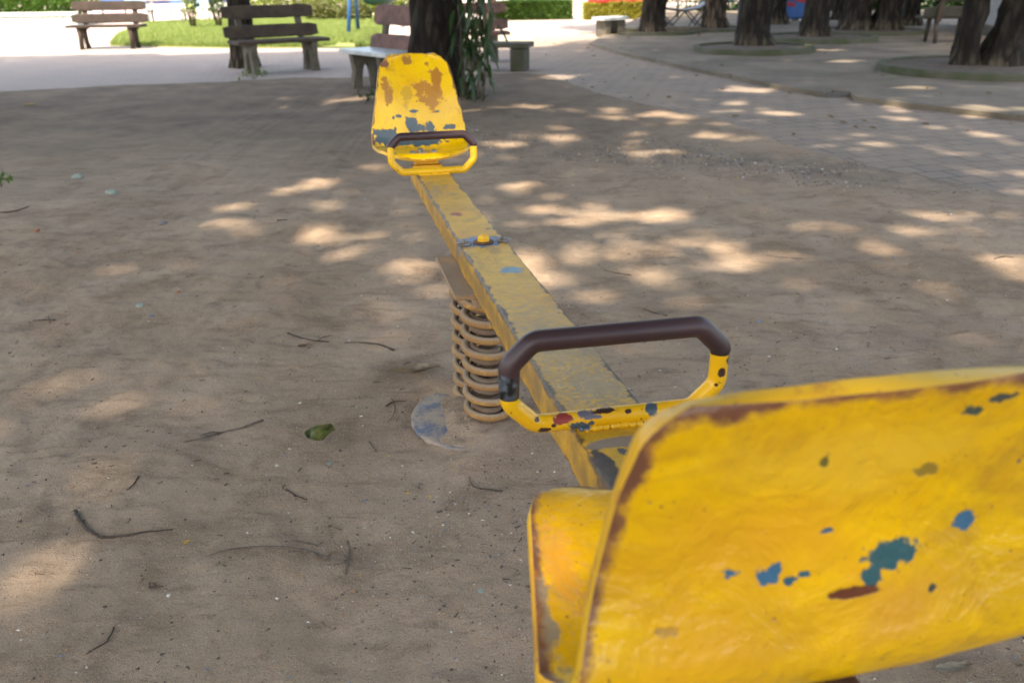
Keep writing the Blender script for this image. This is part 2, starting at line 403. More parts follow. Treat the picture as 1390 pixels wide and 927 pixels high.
M_BEAM = paint('chipped_dusty_yellow_beam', dirt=0.36, chips=0.75, seed=2.3, worn=0.5, rough=0.48, base=(0.80, 0.44, 0.02), sidedark=True, edge=True, spots=[
    ((0.0, -0.85, 0), (0.085, 0.22, 0.03), (0.46, 0.31, 0.14), 2.2, 45, 0.9), ((0.02, -1.08, 0), (0.06, 0.08, 0.03), (0.40, 0.28, 0.15), 2.4, 90, 0.5), ((0.0, -0.25, -0.04), (0.3, 1.2, 0.025), (0.38, 0.20, 0.03), 1.0, 14, 0.5),
    ((0.0, 0.02, 0), (0.085, 0.06, 0.05), (0.11, 0.24, 0.44), 0.9, 26), ((0.02, -0.3, 0), (0.03, 0.03, 0.05), (0.14, 0.30, 0.42), 1.0, 40),
    ((0.03, -1.33, 0), (0.05, 0.018, 0.05), NAVY, 0.8, 40), ((-0.055, -1.42, 0), (0.018, 0.10, 0.06), (0.03, 0.025, 0.03), 0.5, 30),
    ((0.01, -1.30, 0), (0.07, 0.02, 0.05), (0.30, 0.24, 0.19), 0.6, 30), ((-0.02, 0.42, 0), (0.02, 0.03, 0.05), (0.35, 0.06, 0.04), 1.0, 50)])
def beam_mesh():
    us = np.linspace(-1.66, 1.52, 200); vs, fs, ed = [], [], []
    H_ = 0.080
    prof = []   # around the section: (v, w, edge distance)
    hb = HB; bv = 0.006
    for v in np.linspace(-hb+bv, hb-bv, 9): prof.append((v, 0.0, hb-abs(v)))
    prof += [(hb-0.002, -0.002, 0.0), (hb, -bv, 0.004), (hb, -0.03, 0.03), (hb, -H_+bv, 0.02), (hb-bv, -H_, 0.02), (-hb+bv, -H_, 0.02), (-hb, -H_+bv, 0.006), (-hb, -0.05, 0.03), (-hb, -0.03, 0.03), (-hb, -bv, 0.004), (-hb+0.002, -0.002, 0.0)]
    n = len(prof)
    for u in us:
        for (v, w_, e) in prof:
            s = 1 if v > 0 else -1
            wob = 0.0028*mnoise.noise(Vector((u*7, s*9, 0))) + 0.0012*mnoise.noise(Vector((u*30, s*9, 1)))
            dv = wob if abs(v) > hb*0.9 else 0
            dz = 0.0015*mnoise.noise(Vector((u*9, v*18, 2))) if w_ > -0.04 else 0
            vs.append((v+dv, u, w_+dz)); ed.append(e)
    for i in range(len(us)-1):
        for k in range(n): fs.append([i*n+k, i*n+(k+1) % n, (i+1)*n+(k+1) % n, (i+1)*n+k][::-1])
    fs.append(list(range(n))); fs.append([(len(us)-1)*n+k for k in range(n)][::-1])
    m = MB(); m.add(vs, fs, True); o = m.build('beam', M_BEAM, SW)
    at = o.data.attributes.new('edge', 'FLOAT', 'POINT'); at.data.foreach_set('value', ed)
    md = o.modifiers.new('es', 'EDGE_SPLIT'); md.split_angle = R(50)
    return o
beam_mesh()

M_TUBE = paint('chipped_yellow_tube', chips=0.55, seed=5.1, worn=0.35, rough=0.3, spots=[
    ((-0.088, -A_-.011, 0.025), (0.016, 0.012, 0.010), (0.26, 0.04, 0.035), 0.9, 75), ((-0.050, -A_-.008, 0.027), (0.014, 0.012, 0.008), (0.13, 0.12, 0.15), 0.8, 80),
    ((0.060, -A_-.010, 0.026), (0.010, 0.014, 0.014), NAVY, 0.8, 80), ((-0.064, -A_-.014, 0.008), (0.018, 0.012, 0.008), NAVY, 0.9, 80), ((-0.118, -A_-.012, 0.010), (0.010, 0.012, 0.005), BRN, 0.8, 90), ((-0.104, -A_-.013, 0.016), (0.004, 0.01, 0.003), BRN, 0.6, 90),
    ((-0.018, -A_-.006, 0.029), (0.018, 0.010, 0.004), BRN, 1.1, 90), ((-0.032, -A_-.012, 0.022), (0.007, 0.01, 0.003), (0.13, 0.12, 0.15), 0.8, 90), ((-0.042, -A_-.014, 0.013), (0.006, 0.01, 0.004), NAVY, 0.8, 90), ((0.02, -A_-.010, 0.025), (0.005, 0.01, 0.003), BRN, 0.8, 90),
    ((0.172, -A_-.012, 0.080), (0.006, 0.02, 0.009), BRN, 0.7, 80), ((0.181, -A_-.004, 0.102), (0.006, 0.02, 0.016), BRN, 0.9, 80), ((-0.130, -A_-.01, 0.028), (0.005, 0.02, 0.004), BRN, 0.8, 80), ((0.165, -A_-.012, 0.058), (0.003, 0.02, 0.003), BRN, 0.7, 80)])
M_TUBE2 = paint('yellow_tube_far', chips=0.3, seed=8.1, worn=0.45, rough=0.35)
def gripmat():
    m = N('brown_rubber_grip')
    c = m.mix(m.rng(m.noise(9, 4), 0.4, 0.62), (0.052, 0.026, 0.030), (0.036, 0.019, 0.022))
    k = m.spot((-0.178, -A_, 0.082), (0.02, 0.04, 0.035), 0.35, 40)
    c = m.mix(k, c, m.mix(m.rng(m.noise(90, 4), 0.42, 0.62), (0.012, 0.013, 0.016), (0.10, 0.13, 0.16)))
    return m.done(c, 0.42, normal=m.bump(m.noise(120, 3), 0.12, 0.002), spec=0.45)
M_GRIP = gripmat()
def round_path(pts, r=0.018, n=5):
    out = [pts[0]]
    for i in range(1, len(pts)-1):
        p, a, b = Vector(pts[i]), Vector(pts[i-1]), Vector(pts[i+1])
        A = p + (a-p).normalized()*min(r, (a-p).length*0.45); B = p + (b-p).normalized()*min(r, (b-p).length*0.45)
        for k in range(n+1):
            t = k/n; out.append(A*(1-t)**2 + p*2*t*(1-t) + B*t*t)
    out.append(pts[-1]); return [Vector(q) for q in out]
WH, HHH, C1, C2, TR = 0.172, 0.1434, 0.037, 0.041, 0.0150
def handle(u0, s, mat, label):
    def q(v, w_): return Vector((v, u0 + s*0.065*w_, w_ + TR))
    ring = [q(0.0, 0), q(-(WH-C2), 0), q(-WH, C2), q(-WH, HHH-C1), q(-(WH-C1), HHH), q(WH-C1, HHH), q(WH, HHH-C1), q(WH, C2), q(WH-C2, 0), q(0.0, 0)]
    m = MB(); m.tube(round_path(ring, 0.012), TR, 18, cap=False); h = m.build('handlebar', mat, SW); h['label'] = label
    lo_l = 0.052 if s < 0 else HHH-C1-0.002
    g = [q(-WH, lo_l), q(-WH, HHH-C1), q(-(WH-C1), HHH), q(WH-C1, HHH), q(WH, HHH-C1), q(WH, HHH-C1-0.012)]
    gp = round_path(g, 0.012); rr = [TR+0.0020]*len(gp); rr[0] = rr[-1] = TR+0.0006
    m = MB(); m.tube(gp, rr, 18); m.build('grip', M_GRIP, h)
    # weld bead and saddle plate joining the bar to the beam
    m = MB()
    for sg in (-1, 1):
        pts = [Vector((v, u0 + sg*(TR*0.85) + 0.0012*math.sin(v*420), 0.003)) for v in np.linspace(-0.062, 0.064, 40)]
        m.tube(pts, [0.0055 + 0.0014*math.sin(k*1.9) for k in range(40)], 8)
    m.build('weld', mat, h)
    return h
handle(-A_, -1, M_TUBE, 'near handlebar with red, navy and black paint chips and a brown grip')
handle(B_, 1, M_TUBE2, 'far handlebar with brown grip in front of the upright yellow seat')
M_BRACK = paint('bracket_paint', dirt=0.5, chips=0.9, seed=11, worn=0.8, rough=0.5)
M_RUSTY = simple('rusty_steel', (0.16, 0.075, 0.035), 0.75, col2=(0.07, 0.035, 0.022), sc=30, bump=0.5, bsc=120)
M_STEEL = simple('dull_bolt_steel', (0.30, 0.29, 0.28), 0.45, metal=0.8, sc=60, col2=(0.14, 0.13, 0.13))

# seats ----------------------------------------------------------
def seat(s, u0, spec, mat, name_label):
    """u0: handle position, s=+1 far seat, -1 near seat. profile rows: (u from handle, w, halfwidth, dish)"""
    sf, sb, sp, ws, wt, wm, bh, bl = [spec[k] for k in ('sf', 'sb', 'sp', 'ws', 'wt', 'wm', 'bh', 'bl')]
    prof = []
    # pan: front lip turns down, dips, then rises into the back through a curve
    for t in np.linspace(0, 1, 22):
        u = sf + t*(sb-0.045)
        w_ = sp + 0.006 - 0.030*math.exp(-t*16) + 0.012*(1-t) - 0.010*math.sin(math.pi*t) - spec.get('sag', 0)*t*t
        prof.append((u, w_))
    cu, cw = sf+sb-0.045, sp+0.006-spec.get('sag', 0); rad = 0.055
    ang_end = math.atan2(bh, bl) if bl > 0 else math.pi/2
    for t in np.linspace(0.12, 1, 12):
        a = t*ang_end; prof.append((cu + rad*math.sin(a), cw + rad*(1-math.cos(a))))
    pu, pw = prof[-1]; nb = 34; hb_ = sp + bh - pw
    for t in np.linspace(0, 1, nb+1)[1:]:
        prof.append((pu + bl*t - 0.018*math.sin(math.pi*t)*1.0 + 0.006*t*t, pw + hb_*t))
    P = np.array(prof); seg = np.hypot(*np.diff(P, axis=0).T); L = np.concatenate([[0], np.cumsum(seg)]); LT = L[-1]
    npan = 34
    hw = []
    for k, l in enumerate(L):
        f = l/LT
        lpan = L[21]; 
        if l < lpan: b = spec['wf'] + (ws-spec['wf'])*(l/lpan)
        else:
            t = (l-lpan)/(LT-lpan); b = ws + (wm-ws)*sstep(0, spec.get('tm', 0.22), t); b = b + (wt-wm)*max(0, (t-0.18)/0.82)**spec.get('tp', 1.0) if t > 0.18 else b
        rf = spec.get('rf', 0.07)
        if l < rf: b -= rf*(1-math.sqrt(max(0, 1-((rf-l)/rf)**2)))*0.9
        rt = spec.get('rt', 0.055)
        if LT-l < rt: b -= rt*(1-math.sqrt(max(0, 1-((rt-(LT-l))/rt)**2)))
        hw.append(b)
    nv = 41; vs, ed = [], []
    for k, (u, w_) in enumerate(P):
        f = L[k]/LT
        for j in range(nv):
            t = -1+2*j/(nv-1); tt = math.sin(t*math.pi/2)*0.35 + t*0.65
            v = tt*hw[k] + spec.get('cx', 0)
            pan = 1-sstep(0.44, 0.75, f)
            dish = abs(tt)**2.1
            uu = u - (1-pan)*dish*spec.get('wrap', 0.030)
            ww = w_ + pan*(dish*(0.022 + spec.get('dz', 0)*sstep(0.1, 0.4, f)) - 0.006) + (1-pan)*(-dish*0.006)
            if f > 0.9: ww -= (f-0.9)/0.1*spec.get('cr', 0.012)*(tt*hw[k]/spec['wt'])**2        # crowned top
            nz = 0.0016*mnoise.noise(Vector((v*14, f*9, s*3)))
            vs.append((v, s*uu + u0 + nz, ww + nz*0.6))
            ed.append(min(hw[k]*(1-abs(tt)), L[k], LT-L[k]) if hw[k] > 0 else 0)
    nr = len(P); fs = []
    for k in range(nr-1):
        for j in range(nv-1):
            f = [k*nv+j, k*nv+j+1, (k+1)*nv+j+1, (k+1)*nv+j]; fs.append(f if s > 0 else f[::-1])
    m = MB(); m.add(vs, fs, True); o = m.build('seat', mat, SW); o['label'] = name_label
    at = o.data.attributes.new('edge', 'FLOAT', 'POINT'); at.data.foreach_set('value', ed)
    so = o.modifiers.new('thick', 'SOLIDIFY'); so.thickness = spec.get('th', 0.016); so.offset = -1; so.material_offset_rim = 1; o.data.materials.append(spec['rim'])
    be = o.modifiers.new('bev', 'BEVEL'); be.width = 0.0035; be.segments = 2; be.limit_method = 'ANGLE'; be.angle_limit = R(40)
    # mounting bracket between beam and pan, bolt heads on the pan
    m = MB(); cu = u0 + s*(sf + sb*0.45)
    m.box((0, cu, sp*0.42), (0.105, sb*0.60, sp*0.80)); m.box((0, cu, sp*0.86), (0.15, sb*0.68, 0.006))
    m.build('mounting_bracket', M_BRACK, SW)
    for (dv, du) in ((-0.055, -0.03), (0.045, -0.02), (-0.01, 0.045), (-0.012, -0.055)):
        m = MB(); c = (dv, cu+s*0.02+du*1.0, sp+0.0005)
        m.lathe([(0, 0.0075), (0.006, 0.007), (0.0105, 0.004), (0.012, 0.0), (0.012, -0.01)], c, 20); m.build('bolt', M_STEEL, o)
    return o
FAR = dict(sf=0.225, sb=0.30, sp=0.045, ws=0.222, wm=0.222, wt=0.154, bh=0.415, bl=0.11, th=0.013, rt=0.06, wrap=0.018, wf=0.19)
NEAR = dict(sf=0.262, sb=0.353, sp=0.045, wf=0.204, ws=0.264, wm=0.246, wt=0.188, rf=0.085, bh=0.296, bl=0.006, cx=0.006, cr=0.006, sag=0.030, dz=0.0, tm=0.10, th=0.019, rt=0.034, wrap=0.012, tp=1.0, ew=1.0)
M_RIMF = paint('far_rim_paint', chips=1.0, seed=4.4, worn=1.1, rough=0.4, base=(0.72, 0.45, 0.05))
M_RIMN = paint('near_rim_paint', chips=0.6, seed=2.4, worn=1.6, rough=0.4, base=(0.66, 0.38, 0.015)); FAR['rim'] = M_RIMF; NEAR['rim'] = M_RIMN
M_SEATF = paint('far_seat_yellow', chips=0.7, seed=1.2, worn=0.75, rough=0.3, edge=0.6, base=(0.86, 0.53, 0.008), spots=[
    ((-0.035, 1.75, 0.150), (0.030, 0.3, 0.034), NAVY, 0.95, 30), ((-0.005, 1.75, 0.128), (0.035, 0.3, 0.018), NAVY, 0.9, 34), ((0.055, 1.75, 0.125), (0.020, 0.3, 0.026), NAVY, 0.9, 40),
    ((-0.165, 1.70, 0.10), (0.060, 0.3, 0.034), NAVY, 1.0, 32), ((-0.12, 1.68, 0.07), (0.07, 0.3, 0.016), NAVY, 1.0, 36), ((0.0, 1.68, 0.066), (0.12, 0.3, 0.014), NAVY, 1.1, 32), ((0.145, 1.75, 0.128), (0.028, 0.3, 0.012), NAVY, 0.9, 40),
    ((-0.09, 1.8, 0.185), (0.014, 0.3, 0.007), NAVY, 0.9, 50), ((-0.115, 1.8, 0.18), (0.006, 0.3, 0.007), NAVY, 0.8, 50), ((-0.02, 1.8, 0.205), (0.022, 0.3, 0.007), NAVY, 0.9, 50), ((0.09, 1.8, 0.2), (0.016, 0.3, 0.006), NAVY, 0.9, 50), ((-0.11, 1.8, 0.13), (0.006, 0.3, 0.010), NAVY, 0.9, 50),
    ((0.07, 1.85, 0.27), (0.050, 0.3, 0.055), (0.44, 0.19, 0.02), 1.5, 22), ((0.10, 1.85, 0.34), (0.025, 0.3, 0.05), (0.42, 0.17, 0.02), 1.3, 26), ((0.02, 1.85, 0.30), (0.025, 0.3, 0.04), (0.46, 0.20, 0.02), 1.4, 30), ((-0.13, 1.85, 0.28), (0.022, 0.3, 0.045), (0.42, 0.18, 0.02), 1.2, 30),
    ((-0.14, 1.85, 0.33), (0.020, 0.3, 0.03), (0.42, 0.18, 0.02), 1.3, 34), ((-0.045, 1.85, 0.28), (0.026, 0.3, 0.042), (0.58, 0.33, 0.02), 1.0, 30), ((-0.03, 1.85, 0.43), (0.022, 0.3, 0.02), (0.36, 0.17, 0.03), 1.4, 50), ((0.06, 1.85, 0.41), (0.012, 0.3, 0.012), (0.40, 0.2, 0.03), 1.3, 50),
    ((-0.135, 1.85, 0.42), (0.022, 0.3, 0.02), (0.22, 0.09, 0.05), 1.2, 40)])
M_SEATN = paint('near_seat_yellow', chips=0.45, seed=6.4, worn=0.55, rough=0.33, edge=1.5, big=True, base=(0.74, 0.445, 0.004), spots=[
    ((-0.08, -1.85, 0.19), (0.07, 0.09, 0.05), (0.62, 0.30, 0.012), 1.4, 14, 0.9), ((-0.09, -1.85, 0.09), (0.09, 0.09, 0.03), (0.62, 0.31, 0.015), 1.4, 14, 0.9),
    ((0.08, -1.85, 0.11), (0.05, 0.09, 0.03), (0.55, 0.27, 0.02), 1.5, 18, 0.9), ((0.0, -1.85, 0.27), (0.10, 0.09, 0.03), (0.62, 0.36, 0.02), 1.1, 18, 0.5),
    ((0.056, -1.85, 0.160), (0.026, 0.07, 0.013), (0.02, 0.085, 0.10), 1.15, 85), ((0.036, -1.85, 0.143), (0.010, 0.07, 0.014), (0.02, 0.085, 0.10), 1.15, 85),
    ((0.020, -1.85, 0.128), (0.024, 0.07, 0.006), (0.11, 0.03, 0.012), 0.6, 60), ((-0.062, -1.85, 0.157), (0.012, 0.07, 0.012), (0.03, 0.115, 0.20), 1.15, 85),
    ((-0.098, -1.85, 0.163), (0.008, 0.07, 0.005), (0.03, 0.115, 0.20), 1.15, 85), ((-0.044, -1.85, 0.148), (0.008, 0.07, 0.005), (0.02, 0.09, 0.13), 1.15, 85), ((-0.03, -1.85, 0.153), (0.005, 0.07, 0.003), (0.02, 0.09, 0.13), 1.15, 85),
    ((0.128, -1.85, 0.182), (0.011, 0.07, 0.010), (0.03, 0.115, 0.20), 1.15, 85), ((-0.012, -1.85, 0.194), (0.006, 0.07, 0.003), (0.03, 0.10, 0.16), 1.15, 85),
    ((-0.027, -1.85, 0.268), (0.005, 0.07, 0.008), (0.12, 0.10, 0.02), 1.15, 85), ((0.102, -1.85, 0.303), (0.012, 0.07, 0.006), (0.05, 0.07, 0.05), 1.15, 85), ((0.129, -1.85, 0.313), (0.012, 0.07, 0.005), (0.05, 0.06, 0.05), 1.15, 85),
    ((0.075, -1.85, 0.245), (0.012, 0.07, 0.006), (0.25, 0.16, 0.02), 1.15, 85), ((0.10, -1.85, 0.12), (0.006, 0.07, 0.004), (0.04, 0.05, 0.04), 1.15, 85),
    ((-0.245, -1.60, 0.05), (0.026, 0.22, 0.09), (0.27, 0.20, 0.12), 0.6, 30), ((-0.12, -1.465, 0.05), (0.16, 0.012, 0.09), (0.27, 0.20, 0.12), 0.35, 30), ((-0.245, -1.69, 0.05), (0.008, 0.035, 0.05), (0.5, 0.04, 0.03), 0.7, 60), ((-0.20, -1.66, 0.05), (0.018, 0.06, 0.05), (0.60, 0.28, 0.02), 1.8, 70, 0.3)])
seat(1, B_, FAR, M_SEATF, 'far moulded seat seen from the front, scuffed orange and slate blue')
seat(-1, -A_, NEAR, M_SEATN, 'near moulded seat seen from behind, large and out of focus')

m = MB(); m.box((0.040, -1.745, -0.022), (0.045, 0.30, 0.034)); m.build('seat_stay', M_RUSTY, SW)

# pivot bolt and side bolts
def bolt_part(v, u, rw, rh, hh, mw, mh, nm='bolt'):
    m = MB(); m.lathe([(0, 0.001), (rw*0.97, 0.001), (rw, 0.003), (rw*0.97, 0.006), (rw*0.5, 0.0065), (0, 0.0065)], (v, u, 0.001), 32)
    wsh = m.build('washer', mw, SW)
    m = MB(); k = 6; vs = []
    for (r, z) in ((rh, 0.0065), (rh, hh*0.8), (rh*0.86, hh)):
        for i in range(k): a = i*math.pi/3+0.3; vs.append((v+r*math.cos(a), u+r*math.sin(a), z+0.001))
    fs = [[j*k+i, j*k+(i+1) % k, (j+1)*k+(i+1) % k, (j+1)*k+i] for j in (0, 1) for i in range(k)] + [[2*k+i for i in range(k)]]
    m.add(vs, fs, False); m.lathe([(0.0, hh+0.004), (rh*0.42, hh+0.0035), (rh*0.45, hh)], (v, u, 0.001), 14)
    m.build(nm, mh, wsh)
M_PBOLT = paint('bolt_paint', chips=1.4, seed=3, worn=1.2, rough=0.45)
bolt_part(0.0, 0.0, 0.030, 0.019, 0.022, M_RUSTY, M_PBOLT)
M_GREYB = simple('grey_painted_bolt', (0.22, 0.21, 0.20), 0.5, sc=60, col2=(0.10, 0.07, 0.05), bump=0.5)
bolt_part(-0.058, -0.006, 0.021, 0.011, 0.012, M_GREYB, M_GREYB); bolt_part(0.062, 0.006, 0.021, 0.011, 0.012, M_GREYB, M_GREYB)

# plate under the beam, springs, base disc: drawn upright in world terms, so in the level frame of an Empty part
def wloc(u, v, z):
    """world point from along/across distances and height -> seesaw local"""
    p = Vector((PIV.x, PIV.y, 0)) + Vector((-math.sin(YAW), math.cos(YAW), 0))*u + Vector((math.cos(YAW), math.sin(YAW), 0))*v
    p.z = z; return BR.inverted() @ (p - PIV)
M_PLATE = paint('plate_paint', dirt=1.5, chips=0.8, seed=4, worn=1.3, rough=0.7, base=(0.30, 0.18, 0.09))
m = MB(); m.box((-0.012, -0.015, -0.088), (0.215, 0.43, 0.012)); m.build('spring_plate', M_PLATE, SW)
m = MB(); m.box((0, 0.0, -0.115), (0.12, 0.36, 0.05)); m.build('spring_cap', M_PLATE, SW)
M_SPR = paint('dusty_yellow_spring', dirt=1.7, chips=0.9, seed=9, worn=1.8, rough=0.8, base=(0.30, 0.145, 0.025))
M_SPRI = simple('dusty_inner_spring', (0.17, 0.125, 0.09), 0.9, sc=12, col2=(0.13, 0.07, 0.04))
ztop = 0.483
for (u, v) in ((-0.05, -0.012), (0.165, -0.014)):
    turns = 9.6; pts = []; n = int(turns*36)
    for k in range(n+1):
        t = k/n; a = -2*math.pi*turns*t + 0.5
        pts.append(wloc(u + 0.060*math.sin(a), v + 0.060*math.cos(a), 0.004 + (ztop-0.004)*t))
    m = MB(); m.tube(pts, 0.0114, 12, jit=0.15); sp_ = m.build('spring', M_SPR, SW)
    turns = 15; pts = []; n = int(turns*26)
    for k in range(n+1):
        t = k/n; a = -2*math.pi*turns*t + 1.5
        pts.append(wloc(u + 0.037*math.sin(a), v + 0.037*math.cos(a), 0.004 + (ztop-0.004)*t))
    m = MB(); m.tube(pts, 0.0105, 10); m.build('inner_spring', M_SPRI, sp_)
def discmat():
    mm = N('worn_blue_base'); c = mm.mix(mm.rng(mm.noise(14, 7, 0.7), 0.40, 0.62), (0.075, 0.105, 0.18), (0.14, 0.13, 0.125))
    c = mm.mix(mm.rng(mm.noise(16, 8, 0.8), 0.42, 0.56, 0, 0.95), c, (0.33, 0.26, 0.195))
    return mm.done(c, 0.7, normal=mm.bump(mm.noise(60, 4), 0.3, 0.002))
m = MB(); c_ = Vector((DISC[0], DISC[1], 0)); 
vs_prof = [(0, 0.016), (0.228, 0.016), (0.232, 0.014), (0.233, -0.01)]
m.lathe(vs_prof, (0, 0, 0), 72)
ml = BR.inverted().to_4x4() @ Matrix.Translation(c_ - PIV)
m.build('base_plate', discmat(), SW, ml)

# ------------------------------------------------------------------ litter on the dirt
M_TWIG = simple('dead_twig', (0.085, 0.062, 0.048), 0.9, sc=60, col2=(0.035, 0.025, 0.02), bsc=200, bump=0.6)
M_TWIG2 = simple('grey_twig', (0.15, 0.12, 0.10), 0.9, sc=60, col2=(0.07, 0.05, 0.04), bsc=200, bump=0.6)
def on_ground(pxs, lift):
    out = []
    for (a, b) in pxs: p = GH(a, b); p.z += lift; out.append(p)
    return out
def smooth_line(pts, n=6):
    out = []
    for i in range(len(pts)-1):
        p0, p1, p2, p3 = pts[max(i-1, 0)], pts[i], pts[i+1], pts[min(i+2, len(pts)-1)]
        for k in range(n):
            t = k/n; out.append(0.5*((2*p1) + (p2-p0)*t + (2*p0-5*p1+4*p2-p3)*t*t + (3*p1-3*p2+p3-p0)*t**3))
    out.append(pts[-1]); return out
def twig(pxs, r0, r1, label, mat=M_TWIG, forks=()):
    pts = smooth_line(on_ground(pxs, r0*0.7)); n = len(pts)
    b = pts[0].copy(); m = MB()
    for i, p in enumerate(pts): p += Vector((random.uniform(-1, 1), random.uniform(-1, 1), random.uniform(0, .6)))*r0*0.45
    rad = [(r0 + (r1-r0)*i/(n-1))*random.uniform(0.85, 1.2) for i in range(n)]
    m.tube([p-b for p in pts], rad, 7)
    for fk in forks:
        fp = smooth_line(on_ground(fk, r0*0.8), 3); m.tube([p-b for p in fp], [r0*0.5*(1-0.6*i/len(fp)) for i in range(len(fp))], 6)
    o = m.build('twig', mat); o.location = b
    return tag(o, label, 'twig', 'fallen twigs on the dirt')
twig([(102, 695), (112, 712), (128, 727), (150, 731), (190, 725), (235, 720)], 0.0052, 0.0016, 'thick dark hooked twig, its stub end up, at the lower left')
twig([(445, 759), (415, 749), (385, 744), (330, 745), (300, 750), (278, 757)], 0.0038, 0.001, 'long thin twig arching over the sand at bottom centre', M_TWIG2, [[(432, 756), (425, 748)]])
twig([(357, 571), (330, 581), (300, 588), (275, 596), (249, 601)], 0.0036, 0.0012, 'straight dark twig lying left of the curled green leaf', M_TWIG2, [[(300, 588), (285, 588), (272, 593)]])
twig([(471, 735), (475, 750), (472, 765), (470, 780)], 0.0024, 0.0016, 'short upright-lying grey twig right of the long arching twig', M_TWIG2)
twig([(155, 852), (146, 870), (130, 880), (117, 888)], 0.0022, 0.0008, 'fine dark twig near the bottom left corner')
twig([(188, 648), (182, 658), (172, 666)], 0.0030, 0.0014, 'tiny dark bent twig above the thick hooked twig')
twig([(535, 476), (515, 469), (495, 466), (468, 466)], 0.0042, 0.0014, 'brown twig pointing at a sunlit patch left of the springs')
twig([(391, 453), (407, 459), (425, 463), (447, 465)], 0.0036, 0.0018, 'forked brown twig beside a shrivelled brown leaf', M_TWIG, [[(432, 463), (440, 458), (452, 456)], [(430, 464), (433, 457)]])
twig([(524, 552), (534, 546), (552, 545)], 0.0026, 0.0012, 'small branching twig left of the blue base disc', M_TWIG, [[(531, 541), (535, 547), (536, 558), (531, 569), (525, 574)]])
twig([(501, 600), (506, 607), (511, 614)], 0.0020, 0.0012, 'very short straight twig below the blue base disc', M_TWIG2)
twig([(388, 665), (402, 673), (417, 679)], 0.0026, 0.0012, 'short slanting twig below the curled green leaf')
twig([(682, 667), (660, 665), (642, 660), (637, 648)], 0.0026, 0.001, 'thin hooked twig under the beam in front of the springs')
twig([(432, 741), (415, 737), (396, 733)], 0.0020, 0.0008, 'short thin twig just above the long arching twig', M_TWIG2)
twig([(75, 435), (60, 435), (45, 436)], 0.0030, 0.0014, 'small dark twig with a knobbly end far left on the dirt', M_TWIG, [[(66, 430), (68, 440)]])
twig([(857, 374), (835, 371), (820, 367)], 0.0028, 0.0012, 'short twig on the open dirt right of the beam', M_TWIG2)
twig([(905, 429), (890, 426), (872, 419)], 0.0028, 0.0012, 'short twig just above the near brown grip')
twig([(1090, 352), (1065, 350), (1040, 347)], 0.0026, 0.001, 'faint twig farther back on the open dirt', M_TWIG2)
twig([(376, 300), (390, 299)], 0.0036, 0.002, 'stubby dark twig beyond the left side of the seesaw')
twig([(1350, 352), (1362, 349), (1376, 350)], 0.003, 0.0014, 'small dark twig at the right edge of the dirt')
twig([(0, 290), (22, 287), (40, 281)], 0.005, 0.002, 'brown twig at the left edge of the dirt')
twig([(640, 455), (628, 448)], 0.002, 0.001, 'tiny twig hidden beside the rear spring')

def leaf_obj(px, py, L, W, rz, mat, label, curl=0.5, cup=0.3, lift=0.004, cat='leaf', name='fallen_leaf', twist=0.0):
    m = MB(); nu, nv = 18, 7; vs = []
    for i in range(nu+1):
        t = i/nu; wd = W*math.sin(math.pi*min(1, t*0.96+0.02))**0.8*(1-0.25*t)
        ca = curl*(t-0.5)*2; x = L*(t-0.5); z = lift + L*0.5*curl*(t-0.5)**2*1.6
        for j in range(nv+1):
            s_ = -1+2*j/nv; yy = s_*wd/2; tw = twist*(t-0.5)
            zz = z + abs(s_)**1.5*cup*wd/2 + 0.0015*math.sin(t*19+s_*4)
            vs.append((x, yy*math.cos(tw) - (zz-z)*math.sin(tw), z + (zz-z)*math.cos(tw) + yy*math.sin(tw)*0.6 + abs(math.sin(tw))*wd*0.3))
    fs = [[i*(nv+1)+j, (i+1)*(nv+1)+j, (i+1)*(nv+1)+j+1, i*(nv+1)+j+1] for i in range(nu) for j in range(nv)]
    m.add(vs, fs, True)
    m.tube([(L*0.48, 0, lift + L*0.2*curl), (L*0.60, 0, lift+0.003), (L*0.78, 0.004, 0.002)], [0.0016, 0.0013, 0.0010], 6)
    o = m.build(name, mat); p = GH(px, py); o.location = p; o.rotation_euler = (0, 0, rz)
    return tag(o, label, cat)
def fallen(name, a, b, rough=0.6):
    m = N(name); c = m.mix(m.rng(m.noise(25, 5, 0.6), 0.4, 0.6), a, b); return m.done(c, rough, normal=m.bump(m.noise(120, 3), 0.3, 0.001))
M_LG = fallen('curled_green_leaf', (0.055, 0.085, 0.018), (0.17, 0.16, 0.06), 0.3)
M_LD = fallen('dry_olive_leaf', (0.23, 0.185, 0.125), (0.13, 0.095, 0.06)); M_LB = fallen('brown_leaf', (0.15, 0.085, 0.05), (0.07, 0.04, 0.025))
M_LY = fallen('yellow_leaf', (0.55, 0.36, 0.03), (0.40, 0.22, 0.03))
leaf_obj(437, 600, 0.105, 0.062, R(68), M_LG, 'curled green leaf with a brown stalk, left of the springs', 1.5, 1.5, twist=2.4)
leaf_obj(560, 508, 0.19, 0.06, R(14), M_LD, 'long dry olive leaf folded on the sand beside a grey stone', 0.45, 0.9, twist=1.0)
leaf_obj(412, 472, 0.045, 0.022, R(25), M_LB, 'shrivelled dark brown leaf beside the forked twig', 0.8, 0.9)
leaf_obj(1293, 908, 0.085, 0.030, R(10), M_LD, 'flat dry brown leaf below the near seat at the lower right', 0.2, 0.3)
leaf_obj(40, 143, 0.14, 0.07, R(8), M_LY, 'bright yellow leaf lying at the far left edge of the shade', 0.3, 0.3)
leaf_obj(253, 738, 0.016, 0.009, R(60), M_LY, 'tiny tan leaf husk right of the hooked twig', 0.6, 0.7)
leaf_obj(205, 795, 0.04, 0.022, R(-15), M_LB, 'half-buried reddish leaf near the lower left', 0.1, 0.1, lift=0.001)
